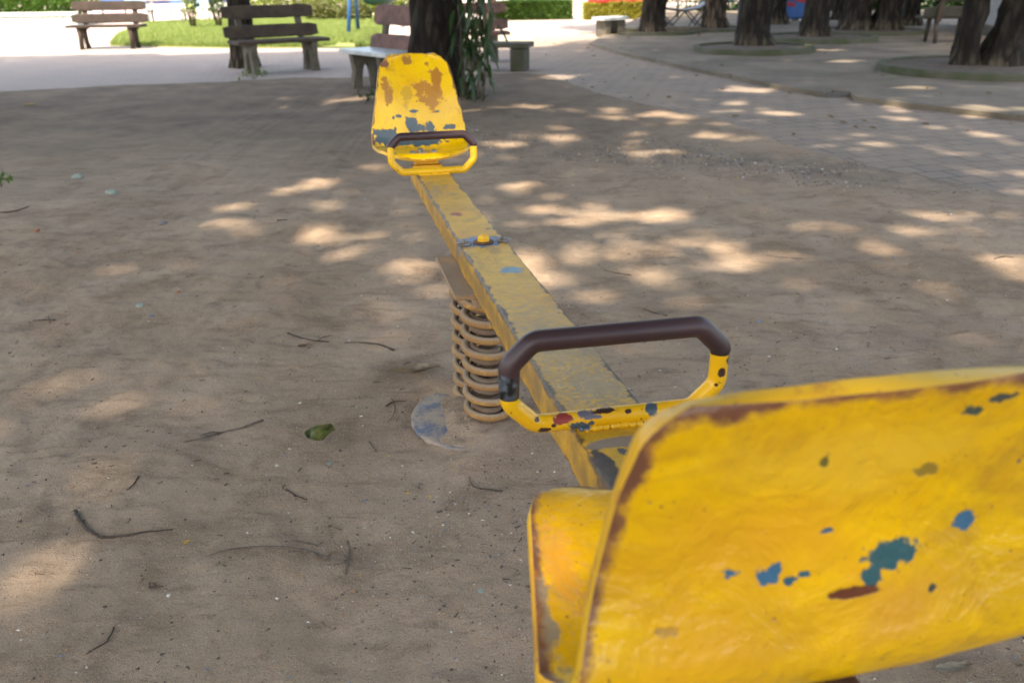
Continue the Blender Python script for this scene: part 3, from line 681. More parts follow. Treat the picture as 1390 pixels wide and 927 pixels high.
leaf_obj(1115, 192, 0.07, 0.05, R(10), M_LB, 'small dark red leaf lying on the brick pavers', 0.5, 0.5)
leaf_obj(1073, 122, 0.10, 0.06, R(80), M_LY, 'yellow-green leaf standing at the slab edge', 0.9, 0.6)
leaf_obj(1177, 74, 0.14, 0.08, R(10), M_LB, 'brown leaf on the slab behind the brick pavers', 0.6, 0.5)
leaf_obj(1062, 110, 0.12, 0.07, R(10), M_LB, 'brown leaf near the slab edge left of the hole', 0.5, 0.5)

def stone_mesh(seed, r, sq):
    random.seed(seed); m = MB(); nu, nv = 14, 9; vs = []
    for i in range(nv+1):
        th = math.pi*i/nv
        for j in range(nu):
            ph = 2*math.pi*j/nu; d = Vector((math.sin(th)*math.cos(ph), math.sin(th)*math.sin(ph), math.cos(th)))
            k = 1 + 0.45*mnoise.noise(d*1.4 + Vector((seed*3.1, 0, 0))); vs.append((d.x*r*k, d.y*r*k*0.75, d.z*r*k*sq))
    fs = [[i*nu+j, i*nu+(j+1) % nu, (i+1)*nu+(j+1) % nu, (i+1)*nu+j][::-1] for i in range(nv) for j in range(nu)]
    m.add(vs, fs, False); return m
stone_cols = {'grey': (0.20, 0.19, 0.19), 'blue-grey': (0.17, 0.195, 0.225), 'white': (0.62, 0.59, 0.54), 'orange': (0.42, 0.17, 0.085), 'pale green': (0.30, 0.34, 0.30), 'dark': (0.07, 0.065, 0.06)}
SM = {k: simple('stone_'+k.replace('-', '_').replace(' ', '_'), v, 0.85, sc=70, bump=0.4, bsc=160) for k, v in stone_cols.items()}
stones = [(546, 499, .017, 'grey', 'rounded grey stone touching the long dry olive leaf'), (190, 415, .020, 'pale green', 'flat pale stone in the left half of the dirt'),
    (205, 429, .013, 'blue-grey', 'small blue-grey stone below the flat pale one'), (241, 397, .011, 'orange', 'orange brick crumb left of centre on the dirt'),
    (163, 516, .006, 'orange', 'small pink-orange crumb in the middle of the left dirt'), (1030, 437, .014, 'blue-grey', 'blue-grey stone right of the near grip'),
    (818, 330, .018, 'grey', 'grey stone between sun patches right of the beam'), (530, 504, .005, 'white', 'white speck below the rounded grey stone'),
    (407, 547, .006, 'white', 'white chip above the curled green leaf'), (540, 443, .005, 'white', 'whitish chip by the sunlit patch'),
    (376, 632, .006, 'white', 'small white pebble in the sunlit patch below the leaf'), (229, 808, .006, 'white', 'white pebble beside the half-buried leaf'),
    (36, 659, .005, 'blue-grey', 'small blue pebble near the left edge'), (100, 660, .004, 'orange', 'orange crumb left of the thick hooked twig'),
    (606, 459, .007, 'pale green', 'pale chip just left of the rear spring'), (496, 679, .006, 'blue-grey', 'blue paint-coloured pebble in front of the springs'),
    (105, 241, .045, 'pale green', 'flat pale stone far left in the shade'), (152, 263, .045, 'pale green', 'larger flat pale stone behind the leaf-strewn dirt'),
    (50, 314, .020, 'orange', 'flat orange brick crumb at the far left'), (105, 343, .010, 'orange', 'small orange crumb left side, middle distance'),
    (221, 304, .028, 'grey', 'flat grey stone in the middle distance left'), (465, 834, .004, 'orange', 'orange pebble at the lower centre'),
    (1044, 484, .006, 'white', 'white chip above the near seat'), (1213, 350, .011, 'grey', 'grey pebble on the open dirt at the right')]
for i, (a, b, r, c, lb) in enumerate(stones):
    o = stone_mesh(i+1, r, 0.45).build('pebble', SM[c]); p = GH(a, b); p.z += r*0.12; o.location = p; o.rotation_euler = (0, 0, i*1.3); tag(o, lb, 'pebble', 'loose pebbles on the dirt')
# broken chips of bluish glass-like plastic
for (a, b, r, lb) in ((652, 803, 0.011, 'pale green plastic shard lying near the near seat'), (447, 630, 0.012, 'pale crumpled scrap under the curled green leaf')):
    m = MB(); n = 7
    pts = [(r*random.uniform(0.5, 1.2)*math.cos(k/n*6.28), r*random.uniform(0.3, 0.8)*math.sin(k/n*6.28)) for k in range(n)]
    m.prism(pts, 0.001, 0.003); o = m.build('plastic_shard', SM['pale green']); o.location = GH(a, b); o.rotation_euler = (0.15, 0.1, 1.1); tag(o, lb, 'litter')

def scatter_bits(name, n, region, size, mat, seed, zc=0.0):
    rg = np.random.default_rng(seed); xy = region(rg, n); n = len(xy)
    z = ground_h(xy[:, 0], xy[:, 1]); sz = size(rg, n)
    base = np.array([[1, 0, 0], [-.5, .8, 0], [-.6, -.7, 0], [0.1, 0, .7], [0, 0, -.4]]); F0 = np.array([[0, 1, 3], [1, 2, 3], [2, 0, 3], [1, 0, 4], [2, 1, 4], [0, 2, 4]])
    a = rg.random(n)*6.283; ca, sa = np.cos(a), np.sin(a); el = 0.5+rg.random(n)
    B = base[None]*(1 + (rg.random((n, 5, 3))-0.5)*0.7)
    X = (B[..., 0]*ca[:, None]*el[:, None] - B[..., 1]*sa[:, None])*sz[:, None]; Y = (B[..., 0]*sa[:, None]*el[:, None] + B[..., 1]*ca[:, None])*sz[:, None]
    Z = B[..., 2]*sz[:, None]*0.7
    V = np.stack([X + xy[:, 0:1], Y + xy[:, 1:2], Z + z[:, None] + zc], -1).reshape(-1, 3)
    F = (F0[None] + (np.arange(n)*5)[:, None, None]).reshape(-1, 3)
    return npmesh(name, V, F, mat)
def gritmat():
    m = N('mixed_grit'); g = m.n('ShaderNodeNewGeometry').outputs['Random Per Island']
    rp = m.n('ShaderNodeValToRGB'); m.put(rp.inputs[0], g); rp.color_ramp.interpolation = 'CONSTANT'
    st = [(0, (0.25, 0.20, 0.155)), (.22, (0.06, 0.052, 0.048)), (.52, (0.14, 0.11, 0.09)), (.68, (0.32, 0.27, 0.22)), (.82, (0.17, 0.19, 0.21)), (.90, (0.52, 0.48, 0.42)), (.955, (0.66, 0.63, 0.58)), (.975, (0.42, 0.20, 0.09)), (.99, (0.62, 0.36, 0.03))]
    e = rp.color_ramp.elements; e[0].position = 0; e[0].color = (*st[0][1], 1); e[1].position = st[1][0]; e[1].color = (*st[1][1], 1)
    for p, c in st[2:]: q = e.new(p); q.color = (*c, 1)
    return m.done(rp.outputs[0], 0.85)
M_GRIT = gritmat()
def reg_near(rg, n):
    y = 0.85 + (rg.random(n)**1.5)*5.0; x = (rg.random(n)-0.5)*2*(y*0.64+0.45)
    k = (yb(x)-y > 0.3) & (fbm(x, y, 1.5, 4, 21) + (rg.random(n)-0.5)*0.5 > -0.1); return np.stack([x[k], y[k]], 1)
def reg_cluster(rg, n):     # darker crumbs under and in front of the springs
    x = 0.05 + rg.normal(size=n)*0.34; y = 2.0 + rg.normal(size=n)*0.28; k = fbm(x, y, 4, 3, 8) + (rg.random(n)-0.5)*0.4 > 0.02; return np.stack([x[k], y[k]], 1)
def reg_band(rg, n):
    x = rg.random(n)*5.2-0.4; c = 7.6-0.62*x; y = c + rg.normal(size=n)*0.42; k = (yb(x)-y > -0.1) & (fbm(x, y, 1.6, 4, 12)+ (rg.random(n)-.5)*.3 > -0.02); return np.stack([x[k], y[k]], 1)
def slivers(name, n, seed, mat):
    rg = np.random.default_rng(seed); y = 0.9 + rg.random(n)**1.3*7.0; x = (rg.random(n)-0.5)*2*(y*0.64+0.4); k = (yb(x)-y > 0.3) & (fbm(x, y, 0.9, 3, 61) > -0.10); x, y = x[k], y[k]; n = len(x)
    a = rg.random(n)*3.14; L = 0.005+0.022*rg.random(n)**2.2; w_ = 0.0006+0.0012*rg.random(n); kk = (rg.random(n)-.5)*1.2; z = ground_h(x, y)
    V = []
    for t, (da, wq) in enumerate(((-1, .5), (0, 1), (1, .4))):
        aa = a + kk*t*0.5; cx, cy = x+np.cos(aa)*L*da*.5, y+np.sin(aa)*L*da*.5
        for sx_, up_ in ((-1, 0), (0, 1), (1, 0)): V.append(np.stack([cx-np.sin(aa)*w_*wq*sx_, cy+np.cos(aa)*w_*wq*sx_, z+0.0006+up_*w_*1.6], 1))
    V = np.stack(V, 1).reshape(-1, 3); b = np.arange(n)[:, None]*9
    F = np.concatenate([b+np.array([q]) for q in ([0, 3, 4, 1], [1, 4, 5, 2], [3, 6, 7, 4], [4, 7, 8, 5])], 1).reshape(-1, 4); return npmesh(name, V, F, mat)
tag(slivers('plant_debris', 1500, 71, M_TWIG), 'fine dark plant slivers and bark bits scattered over the dirt', 'debris', kind='stuff')
pw = lambda lo, hi, e: (lambda rg, n: lo + (hi-lo)*rg.random(n)**e)
tag(scatter_bits('fine_gravel', 60000, reg_near, pw(0.0009, 0.0065, 6.5), M_GRIT, 3), 'fine grit and crumbs strewn over the packed dirt', 'gravel', kind='stuff')
tag(scatter_bits('soil_crumbs', 9000, reg_cluster, pw(0.0008, 0.0065, 4.5), M_GRIT, 4), 'dark crumbs and paint flakes in front of the springs', 'debris', kind='stuff')
tag(scatter_bits('gravel', 26000, reg_band, pw(0.002, 0.012, 4), M_GRIT, 5), 'grey gravel band between dirt and brick pavers', 'gravel', kind='stuff')
# ------------------------------------------------------------------ trees
def barkmat(name, a, b, moss=0.4):
    m = N(name); P = m.mapping(m.P, scale=(1, 1, 0.25))
    c = m.mix(m.rng(m.noise(9, 7, 0.7, vec=P), 0.38, 0.62), a, b)
    c = m.mix(m.rng(m.noise(2.2, 5, 0.6), 0.5, 0.68, 0, moss), c, (0.060, 0.070, 0.028))
    z = m.sep()[2]
    c = m.mix(m.math('MULTIPLY', m.rng(z, 0.35, 0.02), m.rng(m.noise(5, 5), 0.3, 0.6, 0.2, 0.8)), c, (0.24, 0.19, 0.14))
    h = m.math('ADD', m.noise(14, 8, 0.75, vec=P), m.math('MULTIPLY', m.voro(11, vec=P), 1.6))
    c = m.mix(m.rng(m.voro(11, vec=P), 0.35, 0.6, 0, 0.8), c, (0.012, 0.010, 0.009))
    return m.done(c, 0.95, normal=m.bump(h, 1.0, 0.06), spec=0.2)
M_BARK = barkmat('dark_mossy_bark', (0.058, 0.047, 0.037), (0.020, 0.017, 0.014))
M_BARK2 = barkmat('brown_bark', (0.17, 0.13, 0.10), (0.10, 0.075, 0.055), 0.15)
M_CAN = leafmat('shade_tree_leaves', (0.045, 0.095, 0.022), (0.085, 0.14, 0.03), (0.12, 0.22, 0.03))

def trunk_and_limbs(root, r, h, lean, seed, bark):
    random.seed(seed); m = MB(); n = 26; pts, rad = [], []
    for i in range(n+1):
        t = i/n; z = -0.1 + t*(h+0.1)
        pts.append(Vector((lean[0]*t*h + 0.10*math.sin(t*3+seed)*t, lean[1]*t*h + 0.08*math.cos(t*2.3+seed)*t, z)))
        rad.append(r*(1 - 0.45*t + 0.42*math.exp(-max(0, z)/0.20)))
    seg = 30; m.tube(pts, rad, seg, jit=0.45)
    m.build('trunk', bark, root)
    top = pts[-1]
    for k in range(5):
        a = k*2*math.pi/5 + seed; L = random.uniform(2.0, 3.2)
        lp = [pts[int(n*random.uniform(0.75, 0.95))].copy()]
        for q in range(1, 7):
            t = q/6; lp.append(lp[0] + Vector((math.cos(a)*L*t, math.sin(a)*L*t, (h*0.45)*t**0.8)) + Vector((random.uniform(-.12, .12), random.uniform(-.12, .12), 0)))
        mm = MB(); mm.tube(lp, [r*0.42*(1-0.8*q/6) for q in range(7)], 10); mm.build('limb', bark, root)

def leaf_arrays(P, L, W, rg, droop=0.35):
    """folded rhombic leaves at points P"""
    n = len(P); a = rg.random(n)*6.283; tl = (rg.normal(size=n))*droop; roll = rg.normal(size=n)*droop
    s = 0.7 + 0.6*rg.random(n)
    d = np.stack([np.cos(a)*np.cos(tl), np.sin(a)*np.cos(tl), np.sin(tl)], 1)
    sd = np.stack([-np.sin(a)*np.cos(roll), np.cos(a)*np.cos(roll), np.sin(roll)], 1)
    up = np.cross(d, sd)
    LL = (L*s)[:, None]; WW = (W*s)[:, None]
    v0 = P - d*LL/2; v1 = P + sd*WW/2 + up*WW*0.18 - d*LL*0.05; v2 = P + d*LL/2 - up*LL*0.06; v3 = P - sd*WW/2 + up*WW*0.18 - d*LL*0.05
    V = np.stack([v0, v1, v2, v3], 1).reshape(-1, 3)
    b = np.arange(n)[:, None]*4
    F = np.concatenate([b+np.array([[0, 2, 1]]), b+np.array([[0, 3, 2]])], 1).reshape(-1, 3)
    return V, F

# gaps in the foliage, given by the sun flecks they throw on the ground: photo position, width, height
FLECKS = [(300,158,60,6),(268,154,40,4),(392,233,46,9),(428,250,34,6),(370,247,24,5),(440,316,60,13),(498,322,26,7),(300,305,40,5),(128,216,34,6),(82,197,50,5),(40,200,26,4),
 (120,190,32,4),(8,215,26,8),(470,135,40,5),(400,147,36,5),(500,228,40,6),(716,145,56,7),(762,187,36,8),(680,196,44,8),(836,151,44,6),(880,156,34,5),(998,146,36,6),(930,160,30,5),
 (738,286,64,13),(806,293,38,8),(868,291,36,8),(728,356,30,9),(742,382,34,8),(766,383,26,7),(1232,316,84,10),(1278,297,40,8),(1358,350,60,11),(1378,372,30,8),
 (1195,204,36,5),(1300,215,40,5),(1345,190,50,5),(1225,168,40,5),(830,428,36,9),(908,345,30,7),(1385,240,30,6),(905,205,44,5),(860,200,26,5),(780,300,24,6),
 (60,785,90,36),(20,740,44,18),(300,668,56,22),(345,618,44,22),(280,505,30,10),(505,466,74,18),(150,632,46,20),(15,880,40,40),(370,650,30,14),
 (758,105,44,5),(1010,127,70,6),(830,160,30,4),(960,185,28,4),(1060,160,40,5),(745,60,30,4),(1120,75,40,4),(1210,150,30,4),(1330,160,60,6),(1240,130,60,4),(1140,92,36,3),
 (1010,350,24,6),(1120,400,30,7),(700,255,20,6),(640,150,20,5),(560,350,20,6),(250,270,30,5),(60,165,40,5),(200,140,40,4)]
kx, ky = SDIR.x/SDIR.z, SDIR.y/SDIR.z
holes = []
for a, b, wd, ht in FLECKS:
    c = GH(a, b); l = G(a-wd/2, b, c.z); t = G(a, b-ht/2, c.z); bt = G(a, b+ht/2, c.z)
    holes.append((c.x, c.y, max(0.03, abs(c.x-l.x)), max(0.03, (t.y-bt.y)/2)))
rh = np.random.default_rng(44)
for hx, hy, ra, rb in list(holes):
    for _ in range(5 if hy > 3.2 else 0): holes.append((hx+rh.normal()*(0.30+ra), hy+rh.normal()*(0.22+rb), rh.uniform(0.015, 0.055), rh.uniform(0.015, 0.055)))
for sx_, sy_, sr in ((0.10, 0.93, 0.11), (0.04, 0.86, 0.09), (-0.1, 3.75, 0.05), (0.30, 1.35, 0.03)):   # gaps that light the near seat pan and the beam
    holes.append((sx_ - kx*0.62, sy_ - ky*0.62, sr, sr))
holes = np.array(holes)

near_trees = [   # x, y, trunk radius, height, lean, bark, label, in frame
 (G(592, 128), 0.30, 5.2, (0.01, 0.02), M_BARK, 'thick dark tree trunk right behind the far yellow seat'),
 (G(334, 92), 0.17, 5.0, (-0.02, 0.0), M_BARK, 'dark tree trunk behind the wooden slatted bench at the left'),
 (Vector((-6.2, 4.2, 0)), 0.24, 5.2, (0.02, 0.0), M_BARK, 'shade tree standing off to the left of the seesaw'),
 (Vector((6.2, 3.0, 0)), 0.25, 5.2, (0.0, 0.02), M_BARK, 'shade tree standing off to the right of the seesaw'),
 (Vector((-3.6, -3.2, 0)), 0.24, 5.4, (0.0, 0.02), M_BARK, 'shade tree behind the photographer on the left'),
 (Vector((3.4, -3.8, 0)), 0.26, 5.3, (0.02, 0.0), M_BARK, 'shade tree behind the photographer on the right'),
 (Vector((-8.6, -1.6, 0)), 0.24, 5.4, (0.0, 0.02), M_BARK, 'farther shade tree behind the photographer on the left'),
 (Vector((0.2, -8.5, 0)), 0.26, 5.3, (0.02, 0.0), M_BARK, 'farthest shade tree behind the photographer'),
 (Vector((10.2, -0.5, 0)), 0.24, 5.4, (0.0, 0.02), M_BARK, 'outermost shade tree off to the right of the seesaw')]
right_trees = [
 (G(1305, 101), 0.150, (0.01, 0.0), M_BARK, 'slim upright trunk, left of the pair in the mossy kerb ring'),
 (G(1352, 101), 0.240, (0.16, 0.02), M_BARK, 'thick dark trunk leaning right, in the mossy kerb ring'),
 (G(1021, 71), 0.27, (0.02, 0.0), M_BARK, 'thick dark trunk in the ring left of the centre of the slab'),
 (G(1104, 58), 0.25, (0.03, 0.0), M_BARK, 'dark trunk in the low ring beyond the thick one'),
 (G(886, 49), 0.26, (0.0, 0.0), M_BARK, 'dark trunk beside the small stone bench in the distance'),
 (G(969, 43), 0.26, (-0.02, 0.0), M_BARK2, 'brown sunlit trunk beside the grey sling chair'),
 (G(1158, 47), 0.30, (0.05, 0.0), M_BARK, 'broad dark trunk between the low ring and the blue crate'),
 (G(1200, 47), 0.27, (0.05, 0.0), M_BARK, 'dark trunk just right of the broad one'),
 (G(1234, 38), 0.20, (0.02, 0.0), M_BARK, 'thin dark trunk left of the slatted bench on the right'),
 (G(1054, 36), 0.22, (0.0, 0.0), M_BARK, 'dark distant trunk beside the blue and red cabinet'),
 (G(1050+90, 30), 0.2, (0.0, 0.0), M_BARK, 'distant trunk half hidden between two dark ones')]
roots = []
for i, (p, r, h, ln, bk, lb) in enumerate(near_trees):
    t = empty('tree', (p.x, p.y, 0), lb, 'tree', 'shade trees over the playground'); trunk_and_limbs(t, r, h+2.6, ln, i+1, bk); roots.append(t)
for i, (p, r, ln, bk, lb) in enumerate(right_trees):
    t = empty('tree', (p.x, p.y, 0), lb, 'tree', 'shade trees over the playground'); trunk_and_limbs(t, r, 5.6, ln, i+21, bk); roots.append(t)
# foliage: scattered over the whole canopy, each leaf belongs to the nearest tree
def canopy(x0, x1, y0, y1, per, seed, L=0.28, W=0.14):
    rg = np.random.default_rng(seed); n = int((x1-x0)*(y1-y0)*per)
    x = x0 + (x1-x0)*rg.random(n); y = y0 + (y1-y0)*rg.random(n)
    z = 8.6 + 2.6*rg.random(n) + 1.2*fbm(x, y, 0.35, 3, 40)
    # clumps: pull leaves towards twig centres
    g = 0.55; jit = rg.normal(size=(n, 2))*0.17
    x = x*0.6 + 0.4*(np.round(x/g)*g + 0.2*np.sin(z*5)) + jit[:, 0]; y = y*0.6 + 0.4*(np.round(y/g)*g) + jit[:, 1]
    return x, y, z
TX = np.array([t.location.x for t in roots]); TY = np.array([t.location.y for t in roots])
SHX, SHY = kx*9.9, ky*9.9           # how far the sun shifts a shadow thrown from mid-canopy
ox = [canopy(-8.0+SHX, 9.5+SHX, -0.3+SHY, 19.0+SHY, 300, 1), canopy(-8.0+SHX, 9.5+SHX, -8+SHY, -0.3+SHY, 260, 2), canopy(-13+SHX, -8+SHX, 7+SHY, 18.5+SHY, 200, 3)]  # second patch: unseen foliage added behind the camera to darken the near backrest
x, y, z = [np.concatenate(q) for q in zip(*ox)]
gxp, gyp = x-kx*z, y-ky*z
# the shade ends where the open sunny path and the lawn begin
lim = np.interp(gxp, [-12, -7, -3.5, -1, 1, 3, 5], [17.0, 17.6, 17.6, 17.0, 18.2, 30, 30]) + 1.6*fbm(gxp, gyp, 0.8, 3, 77)
keep = gyp < lim
HN = 2.2*fbm(gxp, gyp, 7.0, 2, 91) - 0.35*(gyp < 3.6)
for hx, hy, ra, rb in holes:
    mg = 0.055 if hy < 3.0 else 0.045; ins = ((gxp-hx)/(ra+mg))**2 + ((gyp-hy)/(rb+mg+0.02))**2 < 1 + HN
    keep &= ~ins
x, y, z = x[keep], y[keep], z[keep]
own = np.argmin((x[:, None]-TX[None])**2 + (y[:, None]-TY[None])**2, 1)
rg = np.random.default_rng(5)
for i, t in enumerate(roots):
    k = own == i
    if k.sum() < 200: continue
    P = np.stack([x[k]-t.location.x, y[k]-t.location.y, z[k]], 1)
    V, F = leaf_arrays(P, 0.28, 0.14, rg); npmesh('crown', V, F, M_CAN, t)
# crowns of the trees farther off
rgc = np.random.default_rng(9); n = 15000
th, ph, rr = rgc.random(n)*6.283, np.arccos(1-2*rgc.random(n)), rgc.random(n)**0.4
P = np.stack([3.6*rr*np.sin(ph)*np.cos(th), 3.6*rr*np.sin(ph)*np.sin(th), 6.9+1.9*rr*np.cos(ph)], 1)
P = P[fbm(P[:, 0]+P[:, 2], P[:, 1]-P[:, 2]*.5, 0.9, 3, 6) > -0.14]
V, F = leaf_arrays(P, 0.34, 0.18, rgc); crown0 = None
for i, t in enumerate(roots):
    if t.location.y > 13.5 and i >= 9 or i in (2, 6, 8):
        if crown0 is None: crown0 = npmesh('crown', V, F, M_CAN, t)
        elif i not in (2, 6, 8):
            c = bpy.data.objects.new('crown', crown0.data); COL.objects.link(c); c.parent = t; c.rotation_euler = (0, 0, i*1.1)

# kerb rings round the trunks
M_KERB = simple('mossy_kerb', (0.085, 0.08, 0.06), 0.92, col2=(0.04, 0.052, 0.018), sc=3.5, bsc=30, bump=0.5, bdist=0.01)
M_SOIL = simple('dry_soil_with_litter', (0.095, 0.07, 0.05), 0.95, col2=(0.05, 0.038, 0.028), sc=9, bsc=40, bump=0.6, bdist=0.01)
def kerb_ring(c, r, label, z0=0.055):
    e = empty('kerb_ring', (c.x, c.y, 0), label, 'kerb', 'low kerb rings round the trees')
    m = MB(); wd = 0.11
    m.lathe([(r-wd, z0-0.05), (r-wd, z0+0.075), (r-wd+0.02, z0+0.09), (r-0.02, z0+0.09), (r, z0+0.07), (r+0.005, z0-0.05)], (0, 0, 0), 56); m.build('kerb', M_KERB, e)
    m = MB(); m.lathe([(0, z0+0.075), (r*0.5, z0+0.07), (r-wd+0.01, z0+0.06)], (0, 0, 0), 40); m.build('soil', M_SOIL, e)
kerb_ring(G(1336, 102), 1.36, 'wide low kerb ring with mossy rim holding the leaning and the slim trunk')
kerb_ring(G(1022, 74), 1.02, 'low mossy kerb ring holding the thick trunk left on the slab')
kerb_ring(G(1108, 59), 1.12, 'low kerb ring behind, round the trunk with sandy foot')
kerb_ring(G(970, 44.5), 0.95, 'flat ring round the brown sunlit trunk', 0.02)
kerb_ring(G(1172, 48), 1.3, 'distant low ring round the broad dark trunks', 0.03)
kerb_ring(G(892, 49), 0.9, 'distant ring beside the small stone bench', 0.03)

# ------------------------------------------------------------------ benches
M_WOOD = simple('weathered_brown_plank', (0.070, 0.048, 0.034), 0.85, col2=(0.034, 0.025, 0.02), sc=6, bsc=30, bump=0.5, bdist=0.006)
M_WOODR = simple('faded_red_brown_plank', (0.17, 0.085, 0.07), 0.8, col2=(0.075, 0.042, 0.036), sc=6, bsc=30, bump=0.4, bdist=0.006)
M_CONC = simple('worn_bench_concrete', (0.125, 0.11, 0.085), 0.92, col2=(0.07, 0.062, 0.048), sc=5, bsc=30, bump=0.5, bdist=0.01)
M_PALE = simple('pale_polished_stone', (0.50, 0.54, 0.57), 0.35, col2=(0.30, 0.33, 0.35), sc=5, bump=0.1)
M_GREYB2 = simple('pale_grey_bench', (0.34, 0.34, 0.33), 0.8, col2=(0.22, 0.22, 0.21), sc=5)
def plank(m, x0, x1, y, z, h, t, seed, tilt=0.0):
    """a board with log-like uneven ends and edges, along x"""
    n = 12; vs = []
    prof = [(-t/2, -h*0.36), (-t*0.3, -h/2), (t*0.3, -h/2), (t/2, -h*0.36), (t/2, h*0.36), (t*0.3, h/2), (-t*0.3, h/2), (-t/2, h*0.36)]
    for i in range(n+1):
        x = x0 + (x1-x0)*i/n; s = 1 + 0.10*mnoise.noise(Vector((x*4, seed, 0))) - (0.25 if i in (0, n) else 0)
        dz = 0.010*mnoise.noise(Vector((x*3, seed*2, 4)))
        for (a, b) in prof:
            bb = b*s; vs.append((x, y + a*s + math.sin(tilt)*bb, z + dz + math.cos(tilt)*bb))
    k = len(prof); fs = [[i*k+j, i*k+(j+1) % k, (i+1)*k+(j+1) % k, (i+1)*k+j][::-1] for i in range(n) for j in range(k)]
    fs += [list(range(k)), [n*k+j for j in range(k)][::-1]]
    m.add(vs, fs, False)
def arch_leg(m, x, t, depth, h, foot):
    """concrete side frame with an arched opening, in the y-z plane"""
    out = [(-depth/2-foot, 0), (-depth/2-foot+0.13, 0)]
    for k in range(9):
        a = math.pi*(1-k/8); out.append((math.cos(a)*(depth/2+foot-0.14), 0.02 + math.sin(a)*(h-0.13)))
    out += [(depth/2+foot-0.13, 0), (depth/2+foot, 0), (depth/2+foot-0.05, h*0.5), (depth/2, h), (-depth/2, h), (-depth/2-foot+0.05, h*0.5)]
    n = len(out); vs = [(x-t/2, a, b) for a, b in out] + [(x+t/2, a, b) for a, b in out]
    # quads between outer and arch built as strips to stay clean
    outer = [out[0], out[-1], out[-2], out[-3], out[-4], out[-5]]
    fs = [[i, (i+1) % n, n+(i+1) % n, n+i] for i in range(n)]
    import mathutils.geometry as mg
    tri = mg.tessellate_polygon([[Vector((a, b, 0)) for a, b in out]])
    fs += [list(q)[::-1] for q in tri] + [[n+j for j in q] for q in tri]
    m.add(vs, fs, False)
def slat_bench(p, rz, width, label, wood=M_WOOD, frame=M_CONC, boards=2, back_h=0.86, depth=0.42, legs='arch', group='slatted park benches', z0=0.0, seat_mat=None, bh=0.17, gap=0.25):
    e = empty('park_bench', (p.x, p.y, z0), label, 'bench', group, rz)      # faces -y in its own frame
    hs = 0.42
    m = MB(); plank(m, -width/2, width/2, -0.10, hs+0.025, depth*0.45, 0.0, 1)
    m = MB()
    m.box((0, 0.0, hs+0.025), (width, depth, 0.05)); m.build('seat', seat_mat or wood, e)
    for k in range(boards):
        m = MB(); zc = back_h-bh/2-k*gap; plank(m, -width/2-0.02*k, width/2+0.03*k, depth/2+0.04+(zc-0.4)*0.22-0.035, zc, bh, 0.045, k+3, tilt=0.22); m.build('back_board', wood, e)
    for sx in (-1, 1):
        x = sx*(width/2-0.24); m = MB()
        if legs == 'arch':
            arch_leg(m, x, 0.09, depth*0.86, hs, 0.02)
        elif legs == 'curved':
            pts = [(x, depth*0.34, hs), (x, depth*0.30, 0.30), (x, depth*0.36, 0.14), (x, depth*0.50, 0.0)]; m.tube(pts, [0.06, 0.055, 0.05, 0.055], 8); m.build('leg', frame, e); m = MB()
            pts = [(x, -depth*0.30, hs), (x, -depth*0.28, 0.25), (x, -depth*0.34, 0.0)]; m.tube(pts, [0.06, 0.05, 0.05], 8)
        else:
            m.tube([(x, depth*0.45, hs), (x, depth*0.62, 0)], [0.045, 0.035], 8); m.build('leg', frame, e); m = MB(); m.tube([(x, -depth*0.3, hs), (x, -depth*0.45, 0)], [0.045, 0.035], 8)
        m.build('leg', frame, e)
        m = MB(); y0 = depth/2+0.045
        m.box((x, y0+0.055+0.0, (hs+back_h)/2-0.03), (0.09, 0.06, back_h-hs+0.04), rx=-0.22); m.build('back_post', frame, e)
    return e
pB = G(384, 98); slat_bench(pB, R(36), 1.42, 'brown two-board bench on arched concrete legs, in front of the slim dark trunk', legs='arch', depth=0.46, back_h=0.94, bh=0.19, gap=0.27)
pA = G(150, 67); slat_bench(pA, R(2), 1.50, 'dark brown bench by the planter, its curved legs against the bright path', wood=simple('shade_toned_plank', (0.038, 0.024, 0.018), 0.85, col2=(0.02, 0.014, 0.011), sc=6), frame=M_WOOD, legs='curved', depth=0.40, back_h=0.92, bh=0.19, gap=0.24)  # plank colour is a half-tone copy of the brown one, shade put into it
pC = G(516, 122); slat_bench(pC, R(-52), 1.15, 'bench seen end-on with pale worn seat, just left of the far yellow seat', wood=M_WOODR, frame=M_CONC, legs='arch', depth=0.46, back_h=0.98, seat_mat=M_PALE, bh=0.24, gap=0.34)
pE = G(636, 88); slat_bench(Vector((pE.x, pE.y+0.4, 0)), R(8), 1.3, 'red-brown bench half hidden behind the thick trunk and the leafy climber', wood=M_WOODR, frame=M_CONC, legs='arch', back_h=0.90)
pR = G(1281, 62); slat_bench(pR, R(178), 1.05, 'grey-green wooden bench seen from behind, left of the trunk pair', wood=simple('mossy_grey_plank', (0.055, 0.053, 0.04), 0.9, col2=(0.03, 0.03, 0.022), sc=5), frame=M_WOOD, legs='splay', back_h=0.92, z0=0.055, bh=0.2, gap=0.28)
for (px, py, rz, wd, lb) in ((228, 33, R(3), 1.5, 'pale grey bench far behind the lawn at the left'), (308, 30, R(-4), 1.5, 'light distant bench beyond the slim trunk at the left')):
    slat_bench(G(px, py), rz, wd, lb, wood=M_GREYB2, frame=M_GREYB2, legs='splay', back_h=0.85, group='pale benches beyond the lawn')
def stone_bench(p, rz, w_, d, h, label, mat=M_CONC, top=None, z0=0.0):
    e = empty('stone_bench', (p.x, p.y, z0), label, 'bench', 'backless stone benches', rz)
    m = MB(); m.box((0, 0, h-0.035), (w_, d, 0.07)); m.build('seat', top or mat, e)
    for sx in (-1, 1):
        m = MB(); m.box((sx*(w_/2-0.17), 0, (h-0.07)/2), (0.16 if sx < 0 else 0.22, d*0.82, h-0.07)); m.build('leg', mat, e)
